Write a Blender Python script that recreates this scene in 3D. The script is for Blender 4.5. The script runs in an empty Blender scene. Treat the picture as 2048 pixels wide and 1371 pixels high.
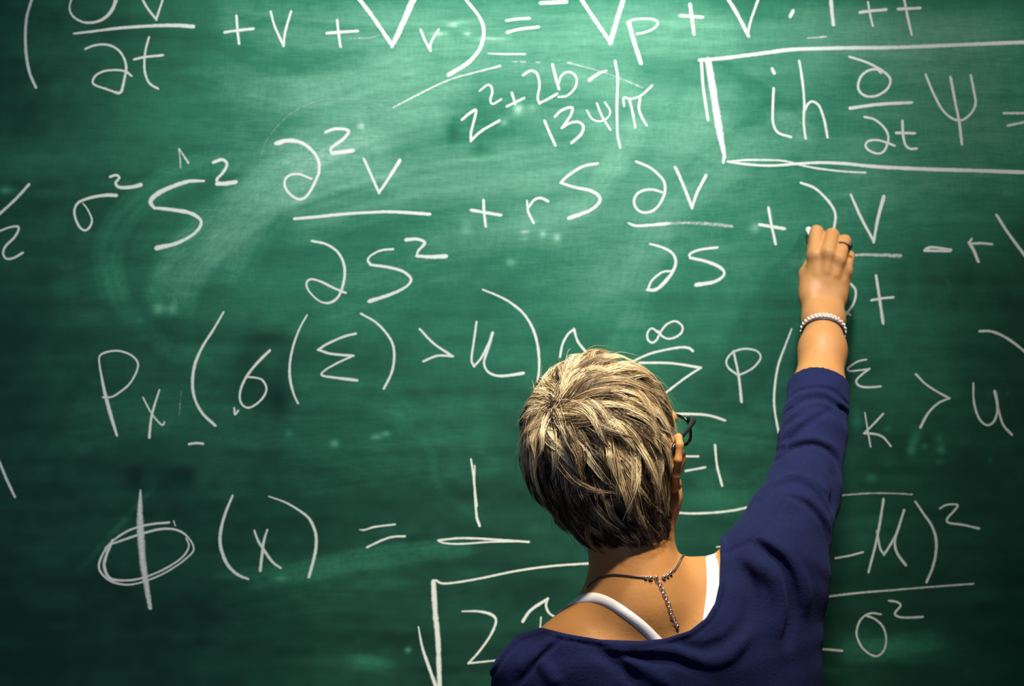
import bpy, math, random
import numpy as np
from mathutils import Vector

# ------------------------------------------------------------------ camera, light, exposure
SC = bpy.context.scene
COL = SC.collection
CAM_D = 2.30            # distance of the lens from the board
CAM_Z = 1.65
F_PX = 2048 * 50 / 36.0

cam_data = bpy.data.cameras.new('camera')
cam_data.lens = 50
cam_data.sensor_width = 36
cam_data.dof.use_dof = True
cam_data.dof.focus_distance = 1.80
cam_data.dof.aperture_fstop = 4.8
cam = bpy.data.objects.new('camera', cam_data)
cam.location = (0, -CAM_D, CAM_Z)
cam.rotation_euler = (math.pi / 2, 0, 0)
COL.objects.link(cam)
SC.camera = cam

SC.view_settings.view_transform = 'Standard'
SC.view_settings.look = 'None'
SC.view_settings.gamma = 1
SC.view_settings.use_curve_mapping = False
SC.view_settings.exposure = 0.0

W = bpy.data.worlds.new('world')
SC.world = W
W.use_nodes = True
W.node_tree.nodes['Background'].inputs['Color'].default_value = (0.25, 0.33, 0.60, 1)
W.node_tree.nodes['Background'].inputs['Strength'].default_value = 0.045


def spot(name, loc, target, energy, color, angle, blend, radius):
    l = bpy.data.lights.new(name, 'SPOT')
    l.energy = energy
    l.color = color
    l.spot_size = math.radians(angle)
    l.spot_blend = blend
    l.shadow_soft_size = radius
    o = bpy.data.objects.new(name, l)
    o.location = loc
    o.rotation_euler = (Vector(target) - Vector(loc)).to_track_quat('-Z', 'Y').to_euler()
    COL.objects.link(o)
    return o


# the lamp over the board, and an unseen cool fill added from behind on the left
spot('board_lamp', (0.34, -0.85, 3.15), (-0.13, 0.0, 1.79), 280, (1.0, 0.97, 0.91), 66, 1.0, 0.08)
spot('head_fill', (0.36, -1.36, 3.15), (0.17, -0.45, 1.62), 265, (1.0, 0.84, 0.60), 28, 1.0, 0.06)  # added spot that brightens the hair and skin
spot('side_lamp', (1.50, -0.95, 2.95), (0.82, 0.0, 1.92), 78, (1.0, 0.92, 0.80), 54, 1.0, 0.09)
_l = bpy.data.lights.new('cool_fill', 'AREA')
_l.energy, _l.color, _l.shape, _l.size, _l.size_y = 13, (0.55, 0.66, 1.0), 'RECTANGLE', 2.2, 1.4
_o = bpy.data.objects.new('cool_fill', _l)
_o.location = (-1.6, -3.6, 1.9)
_o.rotation_euler = (Vector((0.2, -0.3, 1.3)) - _o.location).to_track_quat('-Z', 'Y').to_euler()
COL.objects.link(_o)



def P(px, py, d):
    """world point seen at pixel (px, py) of the 2048x1371 frame, d metres in front of the lens"""
    return np.array([(px - 1024) / F_PX * d, d - CAM_D, CAM_Z - (py - 685.5) / F_PX * d])


rng = np.random.default_rng(7)
random.seed(7)


# ------------------------------------------------------------------ small helpers
def set_props(o, label=None, cat=None, group=None, kind=None):
    if label: o['label'] = label
    if cat: o['category'] = cat
    if group: o['group'] = group
    if kind: o['kind'] = kind
    return o


def wloc(o):
    v = Vector((0, 0, 0))
    while o is not None:
        v += o.location
        o = o.parent
    return v


def empty(name, loc, parent=None, **kw):
    o = bpy.data.objects.new(name, None)
    o.empty_display_size = 0.05
    COL.objects.link(o)
    if parent is not None:
        o.parent = parent
        o.location = Vector(loc) - wloc(parent)
    else:
        o.location = loc
    return set_props(o, **kw)


def mesh_obj(name, verts, faces, mat, parent=None, origin=None, smooth=True, attrs=None, **kw):
    """verts are world coordinates; the object's origin is put at `origin` (default: their mean)"""
    verts = np.asarray(verts, dtype=np.float64)
    org = np.asarray(origin if origin is not None else verts.mean(0), dtype=np.float64)
    me = bpy.data.meshes.new(name)
    v = (verts - org).astype(np.float32)
    if isinstance(faces, np.ndarray) and faces.ndim == 2:
        n, k = faces.shape
        me.vertices.add(len(v))
        me.vertices.foreach_set('co', v.ravel())
        me.loops.add(n * k)
        me.loops.foreach_set('vertex_index', faces.astype(np.int32).ravel())
        me.polygons.add(n)
        me.polygons.foreach_set('loop_start', np.arange(0, n * k, k, dtype=np.int32))
        me.update(calc_edges=True)
        me.validate()
    else:
        me.from_pydata([tuple(map(float, a)) for a in v], [], [tuple(map(int, f)) for f in faces])
        me.update()
    for an, arr in (attrs or {}).items():
        arr = np.asarray(arr, dtype=np.float32)
        if arr.ndim == 1:
            a = me.attributes.new(an, 'FLOAT', 'POINT')
            a.data.foreach_set('value', arr)
        else:
            a = me.attributes.new(an, 'FLOAT_COLOR', 'POINT')
            if arr.shape[1] == 3:
                arr = np.concatenate([arr, np.ones((len(arr), 1), np.float32)], 1)
            a.data.foreach_set('color', arr.ravel())
    if smooth:
        me.polygons.foreach_set('use_smooth', np.ones(len(me.polygons), dtype=bool))
    if mat is not None:
        me.materials.append(mat)
    o = bpy.data.objects.new(name, me)
    COL.objects.link(o)
    if parent is not None:
        o.parent = parent
        o.location = Vector(org) - wloc(parent)
    else:
        o.location = Vector(org)
    return set_props(o, **kw)


def box_vf(lo, hi):
    x0, y0, z0 = lo
    x1, y1, z1 = hi
    v = [(x0, y0, z0), (x1, y0, z0), (x1, y1, z0), (x0, y1, z0), (x0, y0, z1), (x1, y0, z1), (x1, y1, z1), (x0, y1, z1)]
    f = [(3, 2, 1, 0), (4, 5, 6, 7), (0, 1, 5, 4), (1, 2, 6, 5), (2, 3, 7, 6), (3, 0, 4, 7)]
    return v, f


def bevel(o, w, seg=2):
    m = o.modifiers.new('bevel', 'BEVEL')
    m.width = w
    m.segments = seg
    return o


def nrm(v):
    v = np.asarray(v, float)
    return v / (np.linalg.norm(v, axis=-1, keepdims=True) + 1e-12)


def catmull(pts, step):
    """Catmull-Rom through pts (k-dim rows), sampled about every `step` along the first 2-3 columns"""
    p = np.asarray(pts, float)
    if len(p) == 1:
        return p
    q = np.vstack([2 * p[0] - p[1], p, 2 * p[-1] - p[-2]])
    out = []
    for i in range(1, len(q) - 2):
        L = np.linalg.norm(q[i + 1][:2] - q[i][:2])
        n = max(2, int(math.ceil(L / step)))
        t = np.linspace(0, 1, n, endpoint=False)[:, None]
        a, b, c, d = q[i - 1], q[i], q[i + 1], q[i + 2]
        out.append(0.5 * (2 * b + (c - a) * t + (2 * a - 5 * b + 4 * c - d) * t ** 2 + (3 * b - a - 3 * c + d) * t ** 3))
    out.append(p[-1:])
    return np.vstack(out)


def tube(path, radius, sides=8, closed=False):
    """verts, faces of a tube along a 3-D path (radius scalar or per point)"""
    path = np.asarray(path, float)
    n = len(path)
    r = np.broadcast_to(np.asarray(radius, float), (n,))
    if closed:
        tan = nrm(np.roll(path, -1, 0) - np.roll(path, 1, 0))
    else:
        tan = nrm(np.gradient(path, axis=0))
    up = np.array([0.31, 0.2, 0.93])
    a = nrm(np.cross(tan, up))
    b = np.cross(tan, a)
    ang = np.linspace(0, 2 * math.pi, sides, endpoint=False)
    v = path[:, None] + r[:, None, None] * (np.cos(ang)[None, :, None] * a[:, None] + np.sin(ang)[None, :, None] * b[:, None])
    v = v.reshape(-1, 3)
    f = []
    for i in range(n if closed else n - 1):
        j = (i + 1) % n
        for s in range(sides):
            t = (s + 1) % sides
            f.append((i * sides + s, i * sides + t, j * sides + t, j * sides + s))
    if not closed:
        f.append(tuple(range(sides))[::-1])
        f.append(tuple((n - 1) * sides + s for s in range(sides)))
    return v, f


def torus_vf(c, axis, R, r, n=14, m=6, stretch=None):
    axis = nrm(axis)
    a = nrm(np.cross(axis, [0.3, 0.9, 0.2]))
    if stretch is not None:
        a = nrm(stretch - np.dot(stretch, axis) * axis)
    b = np.cross(axis, a)
    t = np.linspace(0, 2 * math.pi, n, endpoint=False)
    k = 1.35 if stretch is not None else 1.0
    path = np.asarray(c) + R * k * np.cos(t)[:, None] * a + R * np.sin(t)[:, None] * b
    return tube(path, r, m, closed=True)


def blob_vf(c, ax, rad, n=8, m=6):
    """ellipsoid with axes ax (3 rows) and radii rad"""
    v, f = [], []
    for i in range(m + 1):
        th = math.pi * i / m
        for j in range(n):
            ph = 2 * math.pi * j / n
            l = np.array([math.sin(th) * math.cos(ph), math.sin(th) * math.sin(ph), math.cos(th)]) * rad
            v.append(np.asarray(c) + l @ np.asarray(ax))
    for i in range(m):
        for j in range(n):
            k = (j + 1) % n
            f.append((i * n + j, (i + 1) * n + j, (i + 1) * n + k, i * n + k))
    return np.array(v), f


def join_vf(parts):
    V, F, o = [], [], 0
    for v, f in parts:
        V.append(np.asarray(v))
        F += [tuple(i + o for i in q) for q in f]
        o += len(v)
    return np.vstack(V), F


# ------------------------------------------------------------------ materials
class N:
    def __init__(self, name):
        self.m = bpy.data.materials.new(name)
        self.m.use_nodes = True
        self.t = self.m.node_tree
        self.b = self.t.nodes['Principled BSDF']
        self.out = self.t.nodes['Material Output']

    def n(self, typ, **kw):
        x = self.t.nodes.new(typ)
        for k, v in kw.items():
            setattr(x, k, v)
        return x

    def l(self, a, b):
        self.t.links.new(a, b)

    def noise(self, scale, detail=3, rough=0.55, vec=None, stretch=None, dist=0.0):
        x = self.n('ShaderNodeTexNoise')
        x.inputs['Scale'].default_value = scale
        x.inputs['Detail'].default_value = detail
        x.inputs['Roughness'].default_value = rough
        x.inputs['Distortion'].default_value = dist
        tc = self.n('ShaderNodeTexCoord')
        src = tc.outputs['Object']
        if stretch is not None:
            mp = self.n('ShaderNodeMapping')
            mp.inputs['Scale'].default_value = stretch[:3]
            if len(stretch) > 3:
                mp.inputs['Rotation'].default_value = (0, stretch[3], 0)
            self.l(src, mp.inputs['Vector'])
            src = mp.outputs['Vector']
        self.l(src, x.inputs['Vector'])
        return x.outputs['Fac']

    def ramp(self, fac, stops):
        r = self.n('ShaderNodeValToRGB')
        e = r.color_ramp.elements
        while len(e) < len(stops):
            e.new(0.5)
        for el, (p, c) in zip(e, stops):
            el.position = p
            el.color = (*c, 1) if len(c) == 3 else c
        self.l(fac, r.inputs['Fac'])
        return r.outputs['Color']

    def math(self, op, a, b=None, c=None, clamp=False):
        x = self.n('ShaderNodeMath', operation=op)
        x.use_clamp = clamp
        for i, v in enumerate((a, b, c)):
            if v is None: continue
            if isinstance(v, (int, float)): x.inputs[i].default_value = v
            else: self.l(v, x.inputs[i])
        return x.outputs[0]

    def mix(self, fac, a, b, blend='MIX'):
        x = self.n('ShaderNodeMix', data_type='RGBA', blend_type=blend)
        for s, v in ((x.inputs[0], fac), (x.inputs[6], a), (x.inputs[7], b)):
            if isinstance(v, (int, float)): s.default_value = v
            elif isinstance(v, tuple): s.default_value = (*v, 1)
            else: self.l(v, s)
        return x.outputs[2]

    def attr(self, name, out='Fac'):
        a = self.n('ShaderNodeAttribute', attribute_name=name)
        return a.outputs[out]

    def bump(self, h, strength, dist):
        b = self.n('ShaderNodeBump')
        b.inputs['Strength'].default_value = strength
        b.inputs['Distance'].default_value = dist
        self.l(h, b.inputs['Height'])
        self.l(b.outputs['Normal'], self.b.inputs['Normal'])

    def set(self, **kw):
        for k, v in kw.items():
            s = self.b.inputs[k.replace('_', ' ')]
            if isinstance(v, (int, float)): s.default_value = v
            elif isinstance(v, tuple): s.default_value = (*v, 1)
            else: self.l(v, s)
        return self


def simple(name, color, rough=0.5, metal=0.0, var=0.12, scale=40):
    m = N(name)
    f = m.noise(scale, 3)
    c = m.mix(f, tuple(x * (1 - var) for x in color), tuple(min(1, x * (1 + var)) for x in color))
    m.set(Base_Color=c, Roughness=rough, Metallic=metal)
    return m.m


M = {}
M['wall'] = simple('painted_plaster', (0.55, 0.54, 0.50), 0.8, scale=6)
M['floor'] = simple('floor_vinyl', (0.20, 0.19, 0.17), 0.5, scale=4)
M['alu'] = simple('aluminium', (0.55, 0.56, 0.57), 0.35, 1.0, scale=80)
M['silver'] = simple('silver', (0.86, 0.86, 0.88), 0.22, 1.0, 0.05, 300)
M['dark_cord'] = simple('dark_cord', (0.05, 0.04, 0.055), 0.5, scale=200)
M['black_plastic'] = simple('black_acetate', (0.008, 0.008, 0.009), 0.18, scale=60)
M['chalk_stick'] = simple('chalk_stick', (0.88, 0.90, 0.88), 0.9, 0, 0.04, 300)
M['stone'] = simple('dark_stone', (0.02, 0.012, 0.02), 0.15, scale=100)
M['pearl'] = simple('silver_bead', (0.95, 0.95, 0.94), 0.25, 0.15, 0.04, 200)
M['trousers'] = simple('dark_denim', (0.03, 0.035, 0.06), 0.85, scale=300)
M['shoe'] = simple('shoe_leather', (0.02, 0.018, 0.016), 0.45, scale=60)

# skin
m = N('skin')
f1 = m.noise(18, 4)
f2 = m.noise(260, 3)
c = m.mix(f1, (0.40, 0.185, 0.060), (0.51, 0.250, 0.090))
spots = m.ramp(m.noise(75, 2), [(0.0, (0, 0, 0)), (0.66, (0, 0, 0)), (0.75, (1, 1, 1))])
c = m.mix(m.math('MULTIPLY', spots, 0.35), c, (0.28, 0.11, 0.05))
m.set(Base_Color=c, Roughness=0.5)
m.b.inputs['Specular IOR Level'].default_value = 0.3
m.b.inputs['Subsurface Weight'].default_value = 0.06
m.b.inputs['Subsurface Radius'].default_value = (0.01, 0.004, 0.002)
m.bump(f2, 0.22, 0.0015)
M['skin'] = m.m

# navy knit
m = N('navy_knit')
f1 = m.noise(1.0, 3, stretch=(900, 900, 320))
f2 = m.noise(60, 6, 0.7)
c = m.mix(m.math('MULTIPLY_ADD', f1, 0.9, m.math('MULTIPLY', f2, 0.3), clamp=True), (0.0014, 0.0022, 0.013), (0.0115, 0.0185, 0.088))
m.set(Base_Color=c, Roughness=0.9)
m.b.inputs['Specular IOR Level'].default_value = 0.15
m.b.inputs['Sheen Weight'].default_value = 0.06
m.b.inputs['Sheen Tint'].default_value = (0.25, 0.3, 0.9, 1)
m.bump(m.math('ADD', f1, m.noise(420, 3)), 0.5, 0.002)
M['knit'] = m.m

m = N('white_jersey')
m.set(Base_Color=m.mix(m.noise(700, 2), (0.80, 0.80, 0.86), (0.90, 0.90, 0.95)), Roughness=0.8)
m.bump(m.noise(900, 2), 0.2, 0.001)
M['jersey'] = m.m

m = N('hair')
m.set(Base_Color=m.attr('col', 'Color'), Roughness=0.45)
m.b.inputs['Specular IOR Level'].default_value = 0.35
M['hair'] = m.m

m = N('lens_glass')
m.set(Base_Color=(0.95, 0.97, 0.97), Roughness=0.02)
m.b.inputs['Transmission Weight'].default_value = 1.0
m.b.inputs['IOR'].default_value = 1.15
M['lens'] = m.m

# green board with chalk dust (the attribute holds eraser dust and a painted light falloff)
m = N('green_chalkboard')
d = m.attr('dust_vignette')
g1 = m.noise(1.0, 5, 0.65, stretch=(5, 5, 60, 0.06))
g2 = m.noise(1.0, 5, 0.7, stretch=(30, 30, 420, 0.10))
g3 = m.noise(380, 2)
g4 = m.noise(1.0, 4, 0.6, stretch=(160, 40, 40, -0.7))
s = m.math('ADD', m.math('MULTIPLY', g1, 0.42), m.math('ADD', m.math('MULTIPLY', g2, 0.55), m.math('ADD', m.math('MULTIPLY', g3, 0.25), m.math('MULTIPLY', g4, 0.25))))
s = m.math('MULTIPLY_ADD', s, 1.25, 0.0)
dd = m.math('MULTIPLY', d, s, clamp=True)
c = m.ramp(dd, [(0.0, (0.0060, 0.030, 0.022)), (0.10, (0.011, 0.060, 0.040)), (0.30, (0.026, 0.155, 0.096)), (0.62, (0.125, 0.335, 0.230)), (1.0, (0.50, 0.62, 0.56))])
m.set(Base_Color=c, Roughness=0.75)
m.b.inputs['Specular IOR Level'].default_value = 0.06
M['board'] = m.m

# chalk line: grains of chalk that thin out to the edge of the stroke
m = N('chalk_line')
ac = m.math('ABSOLUTE', m.attr('across'))
st = m.attr('strength')
edge = m.math('SUBTRACT', 1.0, m.math('MULTIPLY', m.math('POWER', ac, 2.5), 0.75))
g = m.math('MULTIPLY_ADD', m.noise(750, 3, 0.6), 0.7, m.math('MULTIPLY', m.noise(190, 2), 0.5))
cov = m.math('MULTIPLY', st, edge)
a = m.math('MULTIPLY_ADD', m.math('SUBTRACT', m.math('ADD', g, m.math('MULTIPLY', cov, 1.08)), 1.06), 2.1, 0.0, clamp=True)
m.set(Base_Color=(0.60, 0.66, 0.625), Roughness=0.95, Alpha=a)
m.b.inputs['Specular IOR Level'].default_value = 0.05
M['chalk'] = m.m

# ------------------------------------------------------------------ the setting
FLOOR_Z = 0.0
v, f = box_vf((-2.6, 0.03, 0.0), (2.6, 0.15, 3.4))
mesh_obj('wall_back', v, f, M['wall'], smooth=False, kind='structure')
v, f = box_vf((-2.6, -4.0, -0.08), (2.6, 0.15, 0.0))
mesh_obj('floor', v, f, M['floor'], smooth=False, kind='structure')
v, f = box_vf((-2.6, 0.018, 0.0), (2.6, 0.03, 0.09))
mesh_obj('baseboard_back', v, f, M['wall'], smooth=False, kind='structure')

# ------------------------------------------------------------------ chalkboard
board = empty('chalkboard', (0, 0.03, 0.82),
              label='green chalkboard covered in white handwritten equations and eraser smears', cat='chalkboard')
BX0, BX1, BZ0, BZ1 = -1.95, 1.95, 0.86, 2.52


def to_px(x, z):
    return 1024 + x * F_PX / CAM_D, 685.5 - (z - CAM_Z) * F_PX / CAM_D


def vnoise(shape, cx, cy, r):
    """smooth value noise: a random (cy, cx) lattice stretched over `shape`"""
    g = r.random((cy + 3, cx + 3))
    yy = np.linspace(0, cy, shape[0]) + 0.5
    xx = np.linspace(0, cx, shape[1]) + 0.5
    yi, xi = yy.astype(int), xx.astype(int)
    fy, fx = yy - yi, xx - xi
    fy = (fy * fy * (3 - 2 * fy))[:, None]
    fx = (fx * fx * (3 - 2 * fx))[None, :]
    A = g[np.ix_(yi, xi)]; B = g[np.ix_(yi, xi + 1)]; C = g[np.ix_(yi + 1, xi)]; D = g[np.ix_(yi + 1, xi + 1)]
    return (A * (1 - fx) + B * fx) * (1 - fy) + (C * (1 - fx) + D * fx) * fy


xs = np.concatenate([np.linspace(BX0, -0.932, 8)[:-1], np.arange(-0.932, 0.9321, 0.004), np.linspace(0.932, BX1, 8)[1:]])
zs = np.concatenate([np.linspace(BZ0, 1.03, 4)[:-1], np.arange(1.03, 2.27, 0.004), np.linspace(2.27, BZ1, 4)[1:]])
GX, GZ = np.meshgrid(xs, zs)
PX, PY = to_px(GX, GZ)
br = np.random.default_rng(21)
shp = GX.shape
dust_vignette = 0.065 + 0.07 * (vnoise(shp, 9, 7, br) - 0.4) + 0.06 * (vnoise(shp, 22, 18, br) - 0.5) + 0.05 * (vnoise(shp, 90, 70, br) - 0.5) + 0.06 * (vnoise(shp, 14, 90, br) - 0.5)
dust_vignette = dust_vignette + 0.27 * np.exp(-(((PX - 1080) / 800) ** 2 + ((PY - 330) / 480) ** 2) ** 1.2)  # broad paler centre painted in, as light falling off to the corners


def gauss(cx, cy, rx, ry, amp, ang=0.0):
    global dust_vignette
    a = math.radians(ang)
    dx, dy = PX - cx, PY - cy
    u = (dx * math.cos(a) + dy * math.sin(a)) / rx
    v = (-dx * math.sin(a) + dy * math.cos(a)) / ry
    dust_vignette = dust_vignette + amp * np.exp(-(u * u + v * v))


def swoosh(pts, width, amp, seed, streak=0.75):
    """an eraser's path: chalk left in streaks that follow the stroke"""
    global dust_vignette
    p = catmull(pts, 30)
    seg_a, seg_b = p[:-1], p[1:]
    best = np.full(shp, 1e9); acr = np.zeros(shp); alo = np.zeros(shp)
    L = np.concatenate([[0], np.cumsum(np.linalg.norm(seg_b - seg_a, axis=1))])
    for i, (a, b) in enumerate(zip(seg_a, seg_b)):
        d = b - a; l2 = d @ d
        t = np.clip(((PX - a[0]) * d[0] + (PY - a[1]) * d[1]) / l2, 0, 1)
        qx, qy = PX - a[0] - t * d[0], PY - a[1] - t * d[1]
        dist = np.hypot(qx, qy)
        sgn = np.sign(d[0] * qy - d[1] * qx)
        k = dist < best
        best[k] = dist[k]; acr[k] = (dist * sgn)[k]; alo[k] = (L[i] + t * math.sqrt(l2))[k]
    r = np.random.default_rng(seed)
    n1 = r.random(64); n2 = r.random(64)
    u = np.clip((acr / width + 1) * 0.5, 0, 1) * 60
    i0 = np.clip(u.astype(int), 0, 62); fr = u - i0
    s = (n1[i0] * (1 - fr) + n1[i0 + 1] * fr)
    u2 = u / 5; i1 = np.clip(u2.astype(int), 0, 62); fr2 = u2 - i1
    s2 = (n2[i1] * (1 - fr2) + n2[i1 + 1] * fr2)
    env = np.clip(1 - (best / width) ** 4, 0, 1) * np.clip(alo / 40, 0, 1) * np.clip((L[-1] - alo) / 40, 0, 1)
    dust_vignette = dust_vignette + amp * env * ((1 - streak) + streak * 2 * (0.5 * s + 0.5 * s2))


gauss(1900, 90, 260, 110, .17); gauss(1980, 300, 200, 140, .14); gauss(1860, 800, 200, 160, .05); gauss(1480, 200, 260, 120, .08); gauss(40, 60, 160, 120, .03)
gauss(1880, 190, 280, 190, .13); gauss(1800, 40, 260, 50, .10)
gauss(120, 1280, 420, 160, -.07)  # corner shade painted into the lower left
# broad bands of dust, then the marks of the eraser, then the places wiped clean
gauss(560, 10, 520, 50, 0.06, 2); gauss(900, 60, 420, 70, 0.05, 4); gauss(1300, 60, 360, 60, 0.105, 3); gauss(1750, 70, 330, 60, 0.075)
gauss(650, 190, 420, 95, 0.090, -12); gauss(1080, 330, 420, 120, 0.075, -10); gauss(330, 150, 230, 130, 0.045)
gauss(1420, 520, 260, 90, 0.075, -5); gauss(1250, 600, 120, 60, 0.053); gauss(1000, 720, 160, 60, 0.075); gauss(1480, 660, 150, 60, 0.075)
gauss(60, 320, 110, 40, 0.105); gauss(700, 900, 220, 60, 0.068, -3); gauss(620, 1130, 200, 40, 0.075, -4); gauss(740, 1330, 80, 22, 0.11, 4)
gauss(1760, 1290, 130, 26, 0.165, 3); gauss(1720, 1060, 70, 50, 0.075); gauss(330, 850, 90, 60, 0.038); gauss(210, 970, 160, 120, -0.030)
gauss(1060, 430, 220, 60, 0.060, -15); gauss(1170, 420, 45, 40, 0.075)
swoosh([(420, 30), (760, 60), (1100, 45), (1500, 70)], 60, .10, 1)
swoosh([(560, 200), (800, 130), (1050, 120), (1300, 170)], 46, .09, 2)
swoosh([(430, 560), (540, 380), (720, 250), (960, 180)], 70, .09, 3)
swoosh([(240, 620), (215, 500), (280, 400), (420, 330), (600, 300)], 34, .08, 4)
swoosh([(330, 640), (360, 540), (450, 440), (600, 350), (800, 300)], 60, .13, 5)
swoosh([(230, 500), (240, 600), (330, 690), (450, 740)], 24, .05, 6)
swoosh([(560, 440), (800, 370), (1040, 330), (1250, 290)], 66, .09, 7)
swoosh([(1010, 440), (1150, 420), (1230, 330), (1290, 220)], 30, .12, 8)
swoosh([(1260, 590), (1330, 440), (1480, 310), (1650, 240)], 44, .07, 9)
swoosh([(1560, 560), (1700, 500), (1850, 470), (2040, 470)], 50, .06, 10)
swoosh([(1540, 215), (1570, 240), (1640, 270)], 26, .12, 11)
swoosh([(560, 790), (660, 780), (760, 790), (840, 850)], 40, .06, 12)
swoosh([(480, 1160), (580, 1150), (720, 1120), (960, 1090)], 26, .10, 13)
swoosh([(770, 800), (860, 900), (880, 980), (1000, 1060)], 10, .035, 14)
swoosh([(680, 1320), (740, 1325), (800, 1340)], 20, .10, 15)
swoosh([(1660, 1310), (1760, 1300), (1900, 1270)], 26, .08, 16)
swoosh([(1420, 120), (1520, 180), (1640, 270)], 18, -.05, 17, 0.2)
swoosh([(1270, 430), (1400, 330), (1560, 200)], 20, -.05, 18, 0.2)
swoosh([(150, 1150), (230, 1060), (320, 960)], 7, .06, 19)
swoosh([(1180, 560), (1280, 600), (1240, 700), (1200, 740)], 36, .06, 20)
swoosh([(300, 560), (420, 470), (600, 400), (860, 330), (1150, 300)], 90, .05, 31)
swoosh([(620, 620), (900, 520), (1200, 470), (1500, 400), (1800, 330)], 90, .045, 32)
swoosh([(560, 330), (760, 240), (1000, 200), (1300, 230), (1500, 320)], 70, .08, 33)
swoosh([(1000, 640), (1180, 560), (1300, 420), (1400, 260), (1440, 140)], 60, .045, 34)
swoosh([(1620, 420), (1800, 380), (2060, 400)], 60, .05, 35)
swoosh([(1240, 790), (1380, 850), (1560, 880)], 40, .07, 36)
swoosh([(560, 960), (760, 930), (1020, 900)], 60, .05, 37)
swoosh([(100, 600), (300, 560), (520, 600), (760, 580)], 70, .05, 38)
swoosh([(120, 860), (330, 820), (600, 860), (1000, 830)], 60, .05, 39)
swoosh([(420, 1240), (640, 1200), (880, 1210), (1000, 1180)], 60, .04, 40)
swoosh([(1380, 960), (1480, 1000), (1560, 960)], 50, .06, 41)
swoosh([(380, 120), (560, 190), (700, 180), (860, 110)], 40, .07, 42)
for cx, cy, rx, ry, am in ((540, 672, 34, 22, -.13), (500, 740, 34, 75, -.12), (552, 800, 34, 52, -.13), (570, 720, 22, 70, -.06),
                           (362, 950, 26, 18, -.14), (270, 955, 18, 22, -.08), (930, 230, 34, 46, -.14), (905, 265, 14, 22, -.16),
                           (962, 300, 24, 14, -.18), (1000, 250, 50, 40, -.10), (1130, 280, 60, 40, -.08), (1330, 600, 60, 36, -.08)):
    gauss(cx, cy, rx, ry, am)
for cx, cy, rx, ry, am in ((317, 617, 12, 12, .34), (344, 617, 11, 12, .24), (280, 640, 6, 6, .10), (1037, 219, 11, 11, .55), (1064, 216, 9, 9, .28),
                           (1008, 245, 7, 6, .35), (1086, 467, 7, 7, .32), (1114, 475, 8, 8, .42), (1050, 464, 10, 4, .36), (1048, 478, 9, 4, .2),
                           (722, 251, 8, 6, .40), (1510, 455, 9, 9, .28), (932, 455, 10, 14, .18), (669, 886, 9, 7, .40), (752, 873, 11, 6, .36),
                           (772, 867, 9, 5, .34), (1022, 524, 9, 8, .26), (816, 1299, 6, 6, .42), (1826, 885, 9, 12, .18), (1822, 900, 8, 9, .24),
                           (1882, 899, 9, 9, .26), (1878, 876, 8, 8, .14), (1880, 923, 9, 6, .16), (1742, 955, 10, 8, .20), (1715, 842, 12, 20, .14),
                           (1774, 858, 6, 6, .14), (1832, 872, 10, 12, .18), (1849, 892, 7, 6, .16), (1250, 770, 10, 6, .2), (578, 866, 6, 7, .2),
                           (460, 1150, 30, 10, .12), (560, 1156, 16, 6, .24), (1980, 920, 5, 9, .12), (1640, 1340, 60, 6, .08), (12, 380, 14, 7, .34),
                           (925, 45, 40, 6, .20), (880, 68, 16, 4, .4), (905, 50, 10, 4, .4), (935, 68, 8, 4, .4), (980, 78, 30, 4, .3)):
    gauss(cx, cy, rx, ry, am)
dust_vignette = np.clip(dust_vignette, 0.0, 1.0)
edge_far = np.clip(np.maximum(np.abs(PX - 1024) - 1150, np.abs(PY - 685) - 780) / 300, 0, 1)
dust_vignette = dust_vignette * (1 - edge_far) + 0.22 * edge_far
ny, nx = shp
idx = np.arange(ny * nx).reshape(ny, nx)
quads = np.stack([idx[:-1, :-1], idx[:-1, 1:], idx[1:, 1:], idx[1:, :-1]], -1).reshape(-1, 4)
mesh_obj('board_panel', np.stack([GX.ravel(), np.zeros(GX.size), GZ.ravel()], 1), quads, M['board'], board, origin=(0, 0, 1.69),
         smooth=False, attrs={'dust_vignette': dust_vignette.ravel()})
v, f = box_vf((BX0, 0.0015, BZ0), (BX1, 0.03, BZ1))
mesh_obj('backing', v, f, M['floor'], board, smooth=False)
for lo, hi in (((BX0 - .04, -.012, BZ0 - .04), (BX1 + .04, .03, BZ0)), ((BX0 - .04, -.012, BZ1), (BX1 + .04, .03, BZ1 + .04)),
               ((BX0 - .04, -.012, BZ0), (BX0, .03, BZ1)), ((BX1, -.012, BZ0), (BX1 + .04, .03, BZ1))):
    v, f = box_vf(lo, hi)
    bevel(mesh_obj('frame_rail', v, f, M['alu'], board, smooth=False), 0.003)
v, f = box_vf((BX0, -.085, BZ0 - .04), (BX1, -.012, BZ0 - .03))
v2, f2 = box_vf((BX0, -.085, BZ0 - .03), (BX1, -.078, BZ0 - .012))
mesh_obj('chalk_tray', *join_vf([(v, f), (v2, f2)]), M['alu'], board, smooth=False)

# ------------------------------------------------------------------ the writing
PAN = {'F': (0, 0, 1.0), 'H': (960, 660, 2.742), 'Z': (960, 1060, 4.096), 'S': (1360, 700, 2.0425),
       '1': (0, 0, 4), '2': (512, 0, 4), '3': (1024, 0, 4), '4': (1536, 0, 4), '5': (0, 343, 4), '6': (512, 343, 4),
       '7': (1024, 343, 4), '8': (1536, 343, 4), '9': (0, 686, 4), 'A': (512, 686, 4), 'B': (1536, 686, 4),
       'C': (0, 1028, 4), 'D': (512, 1028, 4), 'E': (1536, 1028, 4)}
N_STROKE = [0]


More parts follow.
